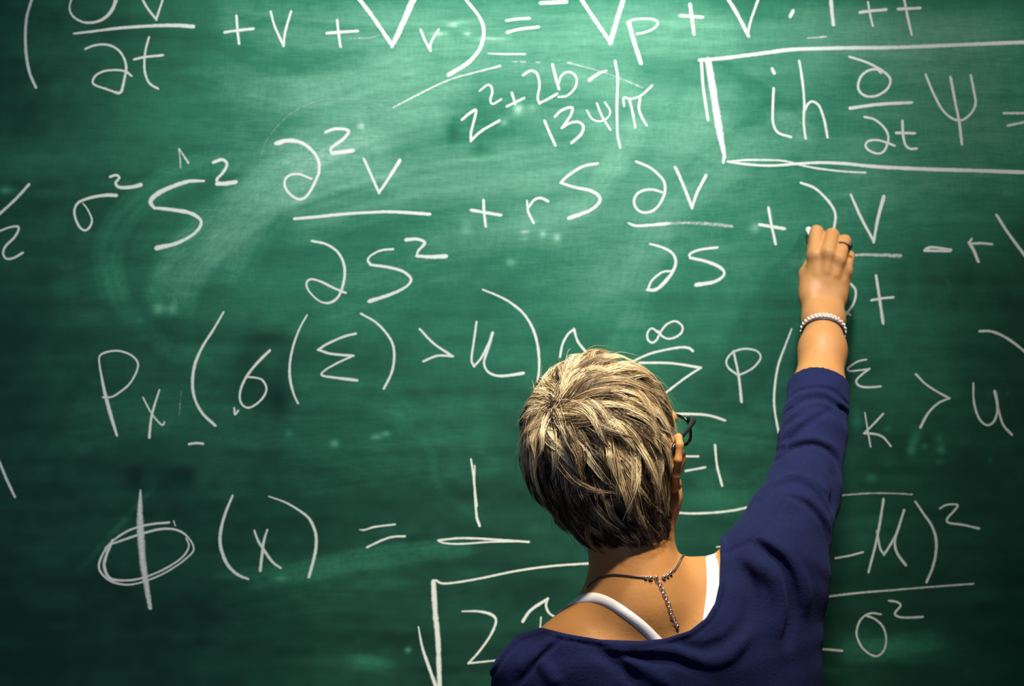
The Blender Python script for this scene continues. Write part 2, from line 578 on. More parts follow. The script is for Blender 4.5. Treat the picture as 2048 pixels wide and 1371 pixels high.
def stroke(pan, pts, w, s=1.0):
    """a chalk stroke: (pixels of the photograph) points, widths and strength -> board metres"""
    x0, y0, k = PAN[pan]
    ws = list(w) if isinstance(w, (list, tuple)) else [w]
    n = len(pts)
    wv = np.interp(np.linspace(0, 1, n), np.linspace(0, 1, len(ws)), ws)
    q = np.array([(x0 + a / k, y0 + b / k, c / k) for (a, b), c in zip(pts, wv)])
    p = catmull(q, 3.0) if n > 1 else np.array([q[0], q[0] + [0.5, 0, 0]])
    m = CAM_D / F_PX
    return np.stack([(p[:, 0] - 1024) * m, CAM_Z - (p[:, 1] - 685.5) * m, np.maximum(p[:, 2], 1.5) * m * 1.12], 1), s


def ribbon(path, s, y):
    xy, w = path[:, :2], path[:, 2]
    tan = nrm(np.gradient(xy, axis=0))
    cap = np.array([1.0, .85, .5, 0.0])
    a0 = xy[0] - tan[0] * (w[0] * .5 * cap)[:, None]
    a1 = xy[-1] + tan[-1] * (w[-1] * .5 * cap[::-1])[:, None]
    wa = w[0] * np.sqrt(1 - cap ** 2 * .96); wb = w[-1] * np.sqrt(1 - cap[::-1] ** 2 * .96)
    xy = np.vstack([a0[:3], xy, a1[1:]]); w = np.concatenate([wa[:3], w, wb[1:]])
    tan = np.vstack([np.repeat(tan[:1], 3, 0), tan, np.repeat(tan[-1:], 3, 0)])
    nor = np.stack([-tan[:, 1], tan[:, 0]], 1)
    n = len(xy)
    wob = 1 + 0.10 * np.convolve(rng.standard_normal(n + 4), np.ones(5) / 5, 'valid')
    L = xy + nor * (w * wob * .5)[:, None]
    R = xy - nor * (w * wob * .5)[:, None]
    V = np.empty((2 * n, 3)); V[0::2, [0, 2]] = L; V[1::2, [0, 2]] = R; V[:, 1] = y - 0.00004 * np.repeat(np.arange(n) / n, 2)
    F = [(2 * i, 2 * i + 1, 2 * i + 3, 2 * i + 2) for i in range(n - 1)]
    ac = np.tile([-1.0, 1.0], n)
    return V, F, ac, np.full(2 * n, s)


def glyph(kind, label, *strokes):
    V, F, A, S, o = [], [], [], [], 0
    for st in strokes:
        path, s = stroke(*st)
        N_STROKE[0] += 1
        v, f, a, ss = ribbon(path, s, -0.00012 - 0.00004 * (N_STROKE[0] % 5))
        V.append(v); F += [tuple(i + o for i in q) for q in f]; A.append(a); S.append(ss); o += len(v)
    mesh_obj(kind, np.vstack(V), F, M['chalk'], board, smooth=False,
             attrs={'across': np.concatenate(A), 'strength': np.concatenate(S)}, label=label)


G = glyph
LT, SG, DG, BK, BAR, MK = 'chalk_letter', 'chalk_sign', 'chalk_digit', 'chalk_bracket', 'fraction_bar', 'chalk_mark'
# top line
G(BK, 'tall chalk opening bracket', ('1', [(275, -60), (240, 40), (212, 150), (203, 300), (212, 450), (240, 590), (285, 695)], 27))
G(SG, 'chalk partial sign over its fraction bar, cut by the frame', ('1', [(660, -110), (585, -30), (557, 60), (580, 125), (645, 170), (715, 182), (800, 165), (870, 115), (915, 40), (940, -60)], [16, 18, 22, 30, 38]))
G(LT, 'chalk V over the fraction bar', ('1', [(1110, -70), (1170, 50), (1250, 155)], 22), ('1', [(1250, 155), (1285, 50), (1320, -60)], 20))
G(BAR, 'thick chalk fraction bar', ('1', [(595, 268), (750, 250), (950, 225), (1200, 208), (1400, 203), (1540, 212)], [20, 26, 30, 38]))
G(SG, 'chalk partial sign under the fraction bar', ('1', [(685, 390), (760, 362), (860, 358), (940, 395), (990, 460), (1010, 540), (1000, 610), (975, 720), (955, 742), (930, 740)], [20, 20, 24, 30]),
  ('1', [(930, 740), (850, 712), (760, 680), (742, 650), (765, 605), (830, 570), (920, 560), (1000, 570), (1050, 605)], 20))
G(LT, 'chalk t under the fraction bar', ('1', [(1192, 300), (1165, 400), (1155, 500), (1160, 580), (1185, 650), (1220, 685), (1262, 708)], 21), ('1', [(1075, 475), (1150, 458), (1300, 442)], 23))
G(SG, 'chalk plus sign', ('1', [(1892, 130), (1900, 240), (1912, 345)], 25), ('1', [(1800, 258), (1900, 244), (2025, 230)], 25))
G(LT, 'chalk V', ('2', [(118, 95), (150, 210), (220, 365)], 22), ('2', [(220, 365), (235, 250), (280, 95)], 22))
G(SG, 'chalk plus sign', ('2', [(650, 165), (660, 260), (675, 370)], 24), ('2', [(570, 265), (690, 256), (810, 248)], 25), ('2', [(750, 308), (900, 303), (980, 285)], 13, .6))
G(LT, 'large heavy chalk V', ('2', [(785, -60), (930, 130), (1080, 350)], 36), ('2', [(1090, 365), (1160, 220), (1290, -80)], [36, 50, 60]))
G(LT, 'small chalk v', ('2', [(1318, 240), (1350, 320), (1395, 405)], 22), ('2', [(1395, 405), (1400, 340), (1460, 238)], 20))
G(BK, 'large chalk closing bracket', ('2', [(1620, -80), (1680, 0), (1770, 110), (1815, 200), (1820, 290), (1790, 390), (1720, 480), (1640, 540), (1545, 595)], [22, 28, 36, 38]))
G(SG, 'chalk equals sign', ('3', [(-40, 164), (50, 152), (135, 147)], 27), ('3', [(-36, 258), (60, 234), (210, 216)], 27))
G(MK, 'chalk dash under the equals sign', ('3', [(-190, 428), (-60, 433), (100, 432)], [10, 18, 18], .9))
G(SG, 'chalk minus sign', ('3', [(235, 24), (430, 15)], 34))
G(LT, 'large chalk V', ('3', [(520, -60), (650, 140), (785, 335)], [32, 36]), ('3', [(788, 338), (830, 190), (905, -50)], 42))
G(LT, 'chalk p', ('3', [(935, 185), (975, 330), (1030, 500)], 38), ('3', [(925, 190), (960, 160), (1050, 150), (1140, 158), (1165, 190), (1130, 230), (1060, 260), (1000, 270)], 20))
G(SG, 'chalk plus sign', ('3', [(1425, 40), (1440, 150), (1455, 268)], 32), ('3', [(1348, 125), (1520, 138)], 28))
G(LT, 'chalk V', ('3', [(1700, -50), (1800, 110), (1890, 285)], 32), ('3', [(1885, 270), (1915, 150), (1985, -50)], 22))
G(MK, 'chalk dot', ('4', [(198, 92), (180, 128)], 34))
G(DG, 'chalk 1', ('4', [(500, -40), (510, 80), (522, 192)], 34))
G(SG, 'chalk plus sign', ('4', [(800, 20), (815, 110), (838, 205)], 20), ('4', [(740, 98), (840, 86), (940, 78)], 30))
G(LT, 'chalk t', ('4', [(1085, -30), (1105, 80), (1148, 275)], 24), ('4', [(1045, 72), (1212, 65)], 30))
G(MK, 'short chalk dash', ('4', [(318, 305), (455, 294)], [14, 26], .7))
# boxed equation
G(MK, 'chalk box drawn round an equation',
  ('F', [(1400, 120), (1450, 116), (1536, 105), (1586, 99), (1686, 96), (1786, 95), (1911, 90), (2060, 84)], [8, 9, 9, 8.5]),
  ('3', [(1515, 490), (1530, 700), (1568, 955)], 26), ('3', [(1570, 490), (1620, 800), (1660, 1050), (1700, 1250)], [60, 64, 60, 36]),
  ('3', [(1700, 1230), (1690, 1295)], 26),
  ('F', [(1456, 323), (1490, 320), (1536, 320), (1570, 322), (1620, 334), (1680, 342), (1730, 345)], 5, .9),
  ('F', [(1456, 323), (1490, 328), (1540, 331), (1600, 327), (1640, 325), (1690, 327), (1750, 333), (1850, 338), (1950, 341), (2060, 345)], [5, 6, 7, 9, 9]))
G(LT, 'chalk i', ('4', [(36, 555), (46, 580)], 32), ('4', [(45, 710), (38, 850), (40, 980), (80, 1060), (180, 1095)], 24))
G(LT, 'chalk h', ('4', [(250, 490), (275, 650), (290, 830), (285, 980), (300, 1105)], 23), ('4', [(285, 900), (320, 830), (360, 812), (410, 850), (450, 960), (475, 1095)], 24))
G(SG, 'chalk partial sign', ('4', [(655, 455), (780, 495), (890, 550), (965, 610), (978, 660), (945, 720), (870, 765), (790, 770), (735, 735), (720, 680), (745, 610), (800, 565), (870, 555), (900, 580)], 23))
G(BAR, 'chalk fraction bar', ('4', [(660, 865), (880, 835), (1145, 820)], 30))
G(SG, 'chalk partial sign', ('4', [(775, 935), (850, 955), (920, 1010), (960, 1080), (955, 1150), (925, 1210), (880, 1228), (820, 1210), (780, 1170), (800, 1130), (870, 1120), (950, 1140), (1010, 1165)], 22))
G(LT, 'chalk t', ('4', [(1075, 970), (1080, 1080), (1100, 1160), (1140, 1190), (1185, 1188)], 24), ('4', [(1030, 1062), (1170, 1065)], 28))
G(LT, 'chalk psi', ('4', [(1262, 600), (1320, 740), (1390, 870), (1470, 945), (1550, 960), (1620, 910), (1660, 830), (1645, 720), (1622, 605)], 23), ('4', [(1460, 620), (1500, 830), (1530, 980), (1550, 1150)], 26))
G(SG, 'chalk equals sign', ('4', [(1890, 905), (2040, 905)], 28, .85), ('4', [(1920, 1005), (2070, 972)], 26, .85))
# the small sum
G(DG, 'small raised chalk 2', ('2', [(1790, 725), (1850, 680), (1880, 690), (1890, 740), (1875, 800), (1895, 832), (1960, 795)], [16, 22, 16]))
G(LT, 'chalk z', ('2', [(1650, 955), (1710, 905), (1760, 880), (1745, 960), (1720, 1060), (1720, 1125)], 23), ('2', [(1720, 1125), (1800, 1050), (1945, 965)], 23))
G(SG, 'small chalk plus sign', ('3', [(0, 745), (25, 830)], 22), ('3', [(-40, 850), (95, 785)], 20))
G(DG, 'chalk 2', ('3', [(90, 600), (150, 565), (200, 590), (220, 680), (205, 780), (220, 825)], 21), ('3', [(220, 825), (290, 790), (360, 750)], 21))
G(LT, 'chalk b', ('3', [(325, 520), (350, 620), (375, 708)], 27), ('3', [(375, 660), (400, 600), (460, 575), (515, 620), (505, 700), (440, 765), (375, 775)], 19))
G(MK, 'short slanting chalk dash', ('3', [(622, 638), (690, 590), (755, 565)], [34, 16]))
G(DG, 'chalk 1', ('3', [(262, 970), (300, 1060), (345, 1160)], 24))
G(DG, 'chalk 3', ('3', [(345, 930), (400, 880), (480, 860), (470, 920), (430, 980), (400, 1022)], 23), ('3', [(400, 1022), (460, 985), (530, 975), (570, 1010), (555, 1070), (480, 1140)], [20, 26]))
G(LT, 'small chalk psi', ('3', [(600, 885), (640, 950), (700, 970), (760, 945), (785, 890), (745, 820)], 16), ('3', [(680, 830), (720, 930), (785, 1035)], 20))
G(MK, 'upright chalk stroke', ('3', [(825, 490), (845, 620), (840, 800), (840, 950), (845, 1080), (865, 1175)], 24))
G(LT, 'chalk pi', ('3', [(895, 845), (895, 782), (950, 790), (1030, 765), (1120, 685)], 19), ('3', [(940, 800), (965, 900), (985, 1015)], 22), ('3', [(1025, 790), (1015, 870), (1040, 940), (1075, 1000)], 22))
# thin arcs left by the eraser's edge
G(MK, 'thin faint chalk arc', ('2', [(30, 1330), (60, 1180), (130, 1060), (230, 950), (310, 890), (430, 830), (560, 795), (700, 785), (850, 805), (1000, 845), (1090, 870)], [7, 14, 11, 9], .5))
G(MK, 'long faint chalk line', ('F', [(519, 333), (515, 400), (502, 463), (470, 535), (445, 600), (425, 650)], 2.4, .42))
G(MK, 'slanting chalk line', ('2', [(1100, 858), (1250, 780), (1450, 680), (1600, 620), (1750, 580), (1950, 528)], [16, 20, 14, 22], .8))
for pp, ww in (([(10, 492), (40, 494)], 16), ([(70, 492), (105, 496)], 18), ([(195, 496), (222, 498)], 16), ([(450, 502), (600, 540), (760, 585)], [22, 12, 16]), ([(780, 595), (900, 640), (1040, 700)], [10, 18, 14])):
    G(MK, 'dash of a broken chalk arc', ('3', pp, ww, .65))
# second line
G(SG, 'chalk slash', ('5', [(230, 105), (120, 225), (-60, 390)], 26))
G(DG, 'chalk 2', ('5', [(-40, 490), (80, 445), (150, 445), (120, 520), (50, 590), (25, 650), (50, 695), (110, 690), (180, 650)], [18, 24, 20, 24]))
G(LT, 'chalk sigma', ('5', [(925, 190), (850, 188), (740, 205), (640, 240), (600, 290), (600, 360), (635, 440), (680, 470), (720, 440), (735, 380), (700, 300), (665, 255)], [34, 24, 22, 20, 10]))
G(DG, 'small raised chalk 2', ('5', [(885, 40), (930, 28), (955, 50), (925, 90), (955, 125), (1040, 125), (1120, 108)], [26, 22, 30, 40]))
G(LT, 'large heavy chalk S', ('5', [(1630, 75), (1500, 80), (1330, 140), (1230, 200), (1205, 250), (1235, 290)], [20, 42, 46, 30]), ('5', [(1235, 290), (1380, 305), (1530, 335), (1610, 400), (1560, 490), (1420, 570), (1260, 610)], [26, 38, 28, 28, 46]))
G(MK, 'small chalk caret', ('1', [(1430, 1190), (1440, 1260), (1445, 1340)], 12, .8), ('1', [(1435, 1190), (1505, 1300)], [12, 22], .85))
G(DG, 'raised chalk 2', ('F', [(428, 324), (445, 319), (454, 329), (445, 346), (434, 358), (436, 367)], [8, 7, 6]), ('F', [(436, 367), (450, 367), (470, 364)], 10), ('5', [(1745, 110), (1780, 240)], 8, .4))
G(SG, 'large chalk partial sign', ('F', [(555, 286), (577, 281), (604, 286), (625, 302), (637, 322), (638, 343), (634, 355), (624, 376), (611, 394), (596, 398), (577, 385), (569, 367), (576, 352), (597, 348), (622, 357)], [12, 8, 7, 6.5, 6, 5.5]))
G(DG, 'raised chalk 2', ('2', [(560, 1055), (640, 1030), (740, 1045), (700, 1110), (600, 1185), (612, 1225)], [28, 30, 26]), ('2', [(612, 1225), (770, 1205)], 38))
G(LT, 'chalk V', ('F', [(728, 318), (740, 345), (758, 385)], 6), ('F', [(758, 385), (775, 360), (799, 322)], [6, 9]))
G(BAR, 'long chalk fraction bar', ('6', [(310, 377), (500, 360), (700, 340), (900, 327), (1100, 322), (1385, 340)], [26, 30, 26, 26, 32]))
G(SG, 'chalk partial sign', ('6', [(450, 555), (560, 580), (650, 640), (700, 730), (710, 820), (690, 930), (650, 1010), (580, 1050), (500, 1030), (420, 950), (405, 890), (440, 860), (520, 880), (620, 930), (715, 968)], [22, 24, 26, 16, 20, 22]))
G(LT, 'chalk S', ('6', [(1095, 620), (1000, 630), (920, 670), (895, 710), (920, 745)], [20, 18, 24]), ('6', [(920, 745), (1060, 765), (1180, 800), (1240, 860), (1200, 920), (1080, 980), (910, 1035)], [26, 28, 22, 36]))
G(DG, 'raised chalk 2', ('6', [(1205, 545), (1290, 540), (1350, 570), (1300, 630), (1285, 672)], [34, 28, 20]), ('6', [(1290, 675), (1400, 682), (1512, 677)], [28, 44]))
G(SG, 'chalk plus sign', ('6', [(1820, 230), (1825, 330), (1838, 435)], 25), ('6', [(1725, 308), (1955, 348)], 28))
G(LT, 'chalk r', ('7', [(120, 235), (130, 320), (170, 405)], [18, 28]), ('7', [(135, 280), (180, 225), (230, 212), (285, 235)], 25))
G(LT, 'chalk S', ('F', [(1194, 327), (1165, 333), (1135, 352), (1122, 365)], 6.5), ('7', [(392, 90), (500, 125), (620, 150), (690, 190), (700, 240), (640, 300), (550, 340), (462, 370)], [22, 32, 28, 40]))
G(SG, 'chalk partial sign', ('F', [(1273, 323), (1300, 335), (1318, 350), (1328, 363), (1330, 380), (1324, 400), (1309, 419), (1289, 425), (1274, 418), (1268, 403), (1274, 388), (1289, 380), (1306, 379), (1323, 384)], 5.8))
G(LT, 'chalk V', ('7', [(1308, -30), (1350, 60), (1440, 285)], 27), ('7', [(1440, 290), (1480, 170), (1550, 35)], [22, 30]))
G(BAR, 'chalk fraction bar thinning to the right', ('7', [(935, 413), (985, 432), (1080, 430), (1250, 415)], [18, 26, 30]), ('7', [(1250, 415), (1400, 410), (1580, 418), (1745, 437)], [30, 34, 44], .62))
G(SG, 'chalk partial sign', ('7', [(1105, 578), (1200, 605), (1280, 650), (1310, 720), (1285, 800), (1220, 885), (1150, 943), (1085, 945)], [18, 26, 26, 36, 26]), ('7', [(1085, 945), (1120, 870), (1200, 805), (1270, 795)], 20))
G(LT, 'chalk S', ('7', [(1640, 607), (1500, 625), (1422, 660), (1430, 690)], 24), ('7', [(1430, 690), (1560, 720), (1670, 770), (1695, 825), (1620, 880), (1478, 905)], [26, 30, 26, 38]))
G(SG, 'chalk plus sign', ('F', [(1537, 416), (1543, 450), (1551, 487)], 6.5), ('F', [(1520, 449), (1568, 457)], 7.5))
G(SG, 'unfinished chalk partial sign under the raised hand', ('8', [(265, 90), (370, 130), (460, 210), (520, 290), (540, 360), (525, 470)], 24))
G(LT, 'chalk V', ('8', [(665, 190), (740, 360), (842, 550)], 26), ('8', [(845, 560), (880, 370), (925, 205)], [26, 36]))
G(BAR, 'chalk fraction bar right of the hand', ('8', [(380, 660), (660, 665), (860, 665), (1050, 673)], [28, 30, 34, 42], .72))
G(SG, 'chalk minus sign', ('8', [(1260, 622), (1310, 605), (1460, 625)], 26), ('8', [(1255, 632), (1455, 636)], 24))
G(LT, 'chalk r', ('8', [(1610, 570), (1650, 640), (1680, 715)], 30), ('8', [(1628, 540), (1612, 575), (1700, 572), (1790, 580)], 22))
G(LT, 'chalk V cut by the frame', ('8', [(1830, 350), (1920, 490), (2075, 700)], 27))
G(SG, 'chalk partial sign half hidden by the wrist', ('8', [(560, 850), (650, 890), (700, 950), (690, 1040), (640, 1120), (600, 1170)], 22), ('8', [(600, 1110), (660, 1145)], 16))
G(LT, 'chalk t', ('8', [(865, 835), (890, 1000), (920, 1210)], 26), ('8', [(830, 1028), (920, 1012), (1000, 1005)], 22))
G(MK, 'faint chalk curve', ('8', [(1390, 820), (1440, 890), (1450, 960), (1430, 1030), (1385, 1085)], 12, .4))
G(BK, 'chalk closing bracket cut by the frame', ('F', [(1960, 662), (1981, 662), (2005, 671), (2030, 687), (2060, 712)], 6))
# third line
G(LT, 'tall chalk P', ('9', [(935, 735), (890, 590), (840, 400), (800, 200)], [22, 34, 30, 16]), ('9', [(800, 200), (795, 110), (840, 75), (940, 60), (1040, 90), (1100, 150), (1095, 220), (1040, 320), (960, 390), (890, 430), (825, 432)], 17))
G(LT, 'small chalk x', ('9', [(1145, 435), (1200, 540), (1250, 610), (1300, 655), (1315, 630)], 15), ('9', [(1275, 375), (1235, 500), (1210, 600), (1195, 750)], [16, 26]))
G(MK, 'faint upright chalk stroke', ('9', [(1450, 380), (1435, 570)], [10, 20], .5))
G(BK, 'large chalk opening bracket', ('F', [(447, 624), (426, 660), (405, 693), (390, 728), (385, 766), (390, 798), (405, 826), (430, 850)], [4, 6, 7, 6, 6.5]))
G(DG, 'chalk 6', ('F', [(539, 701), (512, 728), (490, 758), (480, 785), (482, 805), (495, 815), (512, 808), (527, 793), (533, 776), (525, 760), (512, 755), (492, 753)], [6.5, 4.6, 4.6, 4.2]), ('F', [(488, 765), (500, 805)], 8, .25))
G(MK, 'small chalk tick', ('9', [(1875, 520), (1880, 570), (1905, 540)], 18))
G(BK, 'chalk opening bracket', ('F', [(614, 630), (600, 655), (587, 690), (580, 725), (580, 756), (587, 786), (596, 806)], [3.5, 5, 6, 4]))
G(LT, 'chalk capital epsilon', ('F', [(711, 667), (687, 673), (655, 687), (637, 699)], 5.5), ('F', [(637, 699), (662, 707), (706, 711)], 6), ('F', [(706, 711), (674, 726), (650, 740), (644, 750), (672, 755), (713, 760)], [4.5, 4.5, 7]))
G(BK, 'chalk closing bracket', ('F', [(722, 627), (750, 643), (772, 665), (786, 690), (788, 720), (782, 748), (768, 776)], [4.5, 6, 5.5]))
G(SG, 'chalk greater-than sign', ('F', [(840, 658), (867, 686), (905, 712)], 5.5), ('F', [(905, 712), (875, 711), (847, 722)], 5.2), ('A', [(1170, 80), (1290, 5)], 9, .35))
G(LT, 'chalk u', ('F', [(953, 644), (948, 680), (943, 718), (948, 732)], 5), ('F', [(948, 732), (962, 716), (977, 688), (985, 666)], [4.5, 6.5]), ('F', [(985, 666), (975, 700), (968, 725), (975, 742), (990, 750), (1010, 751), (1046, 746)], [7, 5, 5.5, 7]))
G(BK, 'tall chalk closing bracket', ('F', [(966, 579), (1000, 593), (1024, 607), (1048, 628), (1066, 658), (1076, 695), (1078, 740), (1071, 785)], [4, 5.5, 6.5, 4.5]))
G(SG, 'chalk tilde', ('F', [(1120, 713), (1125, 688), (1136, 668), (1148, 658)], 5), ('F', [(1148, 658), (1156, 683), (1175, 707)], 5.5))
G(SG, 'chalk infinity sign', ('F', [(1316, 665), (1304, 656), (1295, 665), (1296, 679), (1305, 685), (1314, 678), (1322, 662), (1334, 648), (1351, 642), (1365, 653), (1360, 668), (1341, 677), (1326, 673), (1316, 662)], 4.6))
G(SG, 'chalk summation sign half hidden by the hair', ('F', [(1250, 730), (1266, 722), (1303, 706), (1354, 695), (1376, 695), (1385, 701)], [4.5, 6]), ('F', [(1280, 725), (1343, 726), (1401, 735)], 5.5), ('F', [(1401, 735), (1368, 757), (1330, 786)], 5), ('F', [(1340, 827), (1398, 828), (1425, 832), (1449, 840)], 6))
G(SG, 'small chalk equals sign', ('F', [(1370, 912), (1396, 912)], 5), ('F', [(1372, 941), (1410, 934)], 5), ('F', [(1354, 890), (1361, 888)], 5))
G(DG, 'small chalk 1', ('F', [(1430, 890), (1434, 930), (1444, 970)], 5.5))
G(MK, 'long curving chalk stroke behind the shoulder', ('F', [(1345, 1022), (1361, 1025), (1398, 1026), (1460, 1021), (1530, 1006)], 5.5, .95))
G(LT, 'chalk P beside the sleeve', ('F', [(1467, 702), (1477, 750), (1483, 802)], [4.5, 7]), ('F', [(1476, 750), (1457, 735), (1453, 720), (1466, 704), (1490, 697), (1514, 702), (1521, 716), (1505, 736), (1478, 750)], 4.6))
G(BK, 'tall chalk opening bracket beside the sleeve', ('F', [(1583, 658), (1570, 692), (1555, 736), (1548, 798), (1554, 848), (1566, 898)], [4, 5.5, 5]))
G(LT, 'small chalk epsilon', ('B', [(785, 130), (720, 145), (645, 195), (650, 222), (740, 215), (810, 205)], 16), ('B', [(810, 205), (750, 250), (705, 300), (730, 340), (800, 352), (900, 345)], 19))
G(LT, 'chalk k', ('B', [(775, 555), (795, 680), (820, 825)], [12, 16]), ('B', [(920, 565), (850, 640), (770, 720)], 18), ('B', [(770, 720), (850, 725), (920, 750), (980, 820)], 19))
G(SG, 'chalk greater-than sign', ('B', [(1185, 250), (1260, 325), (1350, 385), (1450, 440)], 20), ('B', [(1450, 440), (1360, 480), (1280, 560), (1220, 670)], [18, 26]))
G(LT, 'chalk u', ('B', [(1642, 320), (1645, 450), (1670, 560), (1710, 630), (1760, 655), (1810, 620), (1835, 540), (1830, 460), (1815, 390)], [18, 22, 20, 24, 32]), ('B', [(1840, 520), (1880, 650), (1950, 730)], 22))
G(MK, 'faint slanting chalk stroke', ('B', [(1870, 230), (1920, 400), (1975, 550)], 16, .38))
G(MK, 'faint chalk curve', ('B', [(1610, 200), (1560, 330), (1570, 480), (1620, 600)], 16, .30))
G(MK, 'short chalk dash', ('9', [(1515, 806), (1570, 798), (1622, 803)], 22))
# bottom line
G(MK, 'slanting chalk stroke at the left', ('9', [(-20, 910), (50, 1080), (118, 1225)], 26, .9))
G(LT, 'large chalk phi', ('F', [(281, 980), (280, 1030), (283, 1090), (288, 1140), (300, 1213)], [4, 15, 17, 17, 15, 10], .85),
  ('C', [(1350, 65), (1200, 80), (1050, 120), (930, 190), (850, 270), (800, 370), (795, 440), (850, 510), (930, 550), (1050, 560), (1200, 520), (1350, 450), (1480, 360), (1550, 280), (1510, 190), (1430, 130), (1310, 115), (1150, 150), (900, 235), (845, 265)], [20, 18, 22, 17, 15, 15, 22, 16]),
  ('C', [(900, 210), (850, 330), (835, 420), (880, 510), (1000, 528), (1130, 510), (1300, 445), (1450, 350), (1510, 260), (1490, 190)], [26, 30, 18, 16, 13]), ('C', [(1390, 55), (1402, 90)], 14, .8))
G(BK, 'chalk opening bracket', ('F', [(465, 991), (450, 1028), (441, 1065), (442, 1096), (455, 1128), (475, 1148), (496, 1157)], [5, 7, 8, 5]))
G(LT, 'chalk x', ('D', [(90, 125), (60, 230), (35, 445)], [18, 28]), ('F', [(509, 1061), (516, 1080), (527, 1098), (545, 1123), (561, 1135)], [4.5, 6.5, 5]))
G(BK, 'chalk closing bracket', ('F', [(538, 992), (575, 1006), (612, 1030), (625, 1048), (632, 1070), (632, 1093), (627, 1120), (618, 1152)], [3, 6, 7, 7]))
G(SG, 'chalk equals sign', ('D', [(830, 122), (870, 124), (950, 100), (1110, 80)], [10, 18, 16]), ('D', [(890, 262), (1000, 210), (1090, 180), (1190, 175)], [20, 18]))
G(DG, 'tall chalk 1', ('F', [(942, 918), (948, 961), (953, 1029), (959, 1050)], [4, 5, 6]), ('A', [(1750, 980), (1748, 1120), (1768, 1300)], 16, .9))
G(BAR, 'thin double chalk fraction bar', ('F', [(877, 1080), (912, 1076), (950, 1076), (1000, 1079), (1057, 1083)], 4.8), ('F', [(877, 1081), (887, 1085), (920, 1087), (980, 1083), (1030, 1082)], 4))
G(SG, 'tall chalk root sign', ('D', [(1300, 900), (1330, 1060), (1380, 1210), (1445, 1390)], [12, 26, 36]), ('D', [(1420, 545), (1435, 800), (1455, 1000), (1470, 1410)], [46, 50, 44], .95),
  ('F', [(872, 1160), (885, 1166), (912, 1164), (960, 1156), (1033, 1141), (1106, 1131), (1195, 1125)], 4.8))
G(DG, 'chalk 2 under the root sign', ('D', [(1650, 775), (1780, 775), (1880, 800), (1920, 850), (1880, 960), (1790, 1090), (1700, 1190)], [12, 26, 22, 18]), ('D', [(1700, 1190), (1800, 1180), (1990, 1160)], 17))
G(LT, 'chalk pi half hidden by the shoulder', ('F', [(1046, 1241), (1062, 1219), (1095, 1197)], [7, 6]), ('F', [(1095, 1197), (1092, 1211), (1099, 1226), (1115, 1235)], [6, 4]), ('F', [(1082, 1234), (1080, 1262)], 3.5))
G(BAR, 'faint chalk bar right of the sleeve', ('B', [(560, 1218), (800, 1200), (1000, 1200), (1150, 1208)], 17, .75))
G(MK, 'short chalk dash by the sleeve', ('F', [(1434, 1093), (1452, 1091)], 4, .8))
G(LT, 'chalk mu', ('F', [(1767, 998), (1762, 1030), (1753, 1080), (1737, 1143)], [5.5, 6.5, 5]), ('F', [(1754, 1062), (1760, 1095), (1768, 1108)], 5), ('F', [(1768, 1108), (1778, 1093), (1793, 1065), (1808, 1020)], 5.5), ('F', [(1799, 1050), (1790, 1078), (1793, 1103), (1811, 1129)], 6))
G(BK, 'chalk closing bracket', ('F', [(1831, 1003), (1848, 1028), (1863, 1050), (1872, 1078), (1871, 1110), (1863, 1140), (1853, 1163)], [5, 6.5, 5.5]))
G(DG, 'raised chalk 2', ('F', [(1880, 1016), (1893, 1009), (1915, 1009), (1908, 1021), (1894, 1037), (1898, 1045), (1926, 1049), (1957, 1056)], [4, 5, 5, 6]))
G(SG, 'chalk minus sign', ('E', [(540, 350), (650, 330), (758, 302)], 17))
G(BAR, 'long chalk fraction bar', ('E', [(380, 670), (700, 630), (1000, 605), (1300, 580), (1640, 555)], [22, 20, 18, 20], .85))
G(DG, 'raised chalk 2', ('E', [(970, 690), (1030, 700), (1060, 730), (1015, 790), (1050, 820), (1130, 825), (1235, 820)], 21))
G(LT, 'chalk sigma', ('E', [(900, 798), (820, 790), (750, 830), (715, 900), (710, 970), (750, 1060), (820, 1120), (880, 1130), (930, 1080), (945, 990), (920, 900), (860, 840), (790, 810)], 19, .9))
G(SG, 'chalk minus sign', ('E', [(360, 1072), (480, 1080), (590, 1090)], 22))
G(MK, 'small chalk comma', ('E', [(420, 850), (403, 892)], 20, .9))

# ------------------------------------------------------------------ implicit surfaces -> meshes
class RC:       # rounded cone
    def __init__(s, a, b, ra, rb, k=0.02):
        s.a, s.b, s.ra, s.rb, s.k = np.asarray(a, float), np.asarray(b, float), ra, rb, k
        s.c = (s.a + s.b) / 2
        s.r = np.linalg.norm(s.a - s.b) / 2 + max(ra, rb)

    def __call__(s, p):
        ab = s.b - s.a
        t = np.clip((p - s.a) @ ab / (ab @ ab + 1e-12), 0, 1)
        q = p - s.a - t[:, None] * ab
        return np.sqrt((q * q).sum(1)) - (s.ra + (s.rb - s.ra) * t)


class EL:       # ellipsoid, rows of R are its axes
    def __init__(s, c, rad, R=None, k=0.02):
        s.c, s.rad, s.k = np.asarray(c, float), np.asarray(rad, float), k
        s.R = np.eye(3) if R is None else np.asarray(R, float)
        s.r = max(rad)

    def __call__(s, p):
        q = (p - s.c) @ s.R.T
        k0 = np.sqrt(((q / s.rad) ** 2).sum(1)) + 1e-9
        k1 = np.sqrt(((q / s.rad ** 2) ** 2).sum(1)) + 1e-9
        return k0 * (k0 - 1) / k1


def smin(a, b, k):
    h = np.maximum(k - np.abs(a - b), 0) / k
    return np.minimum(a, b) - h * h * k * 0.25


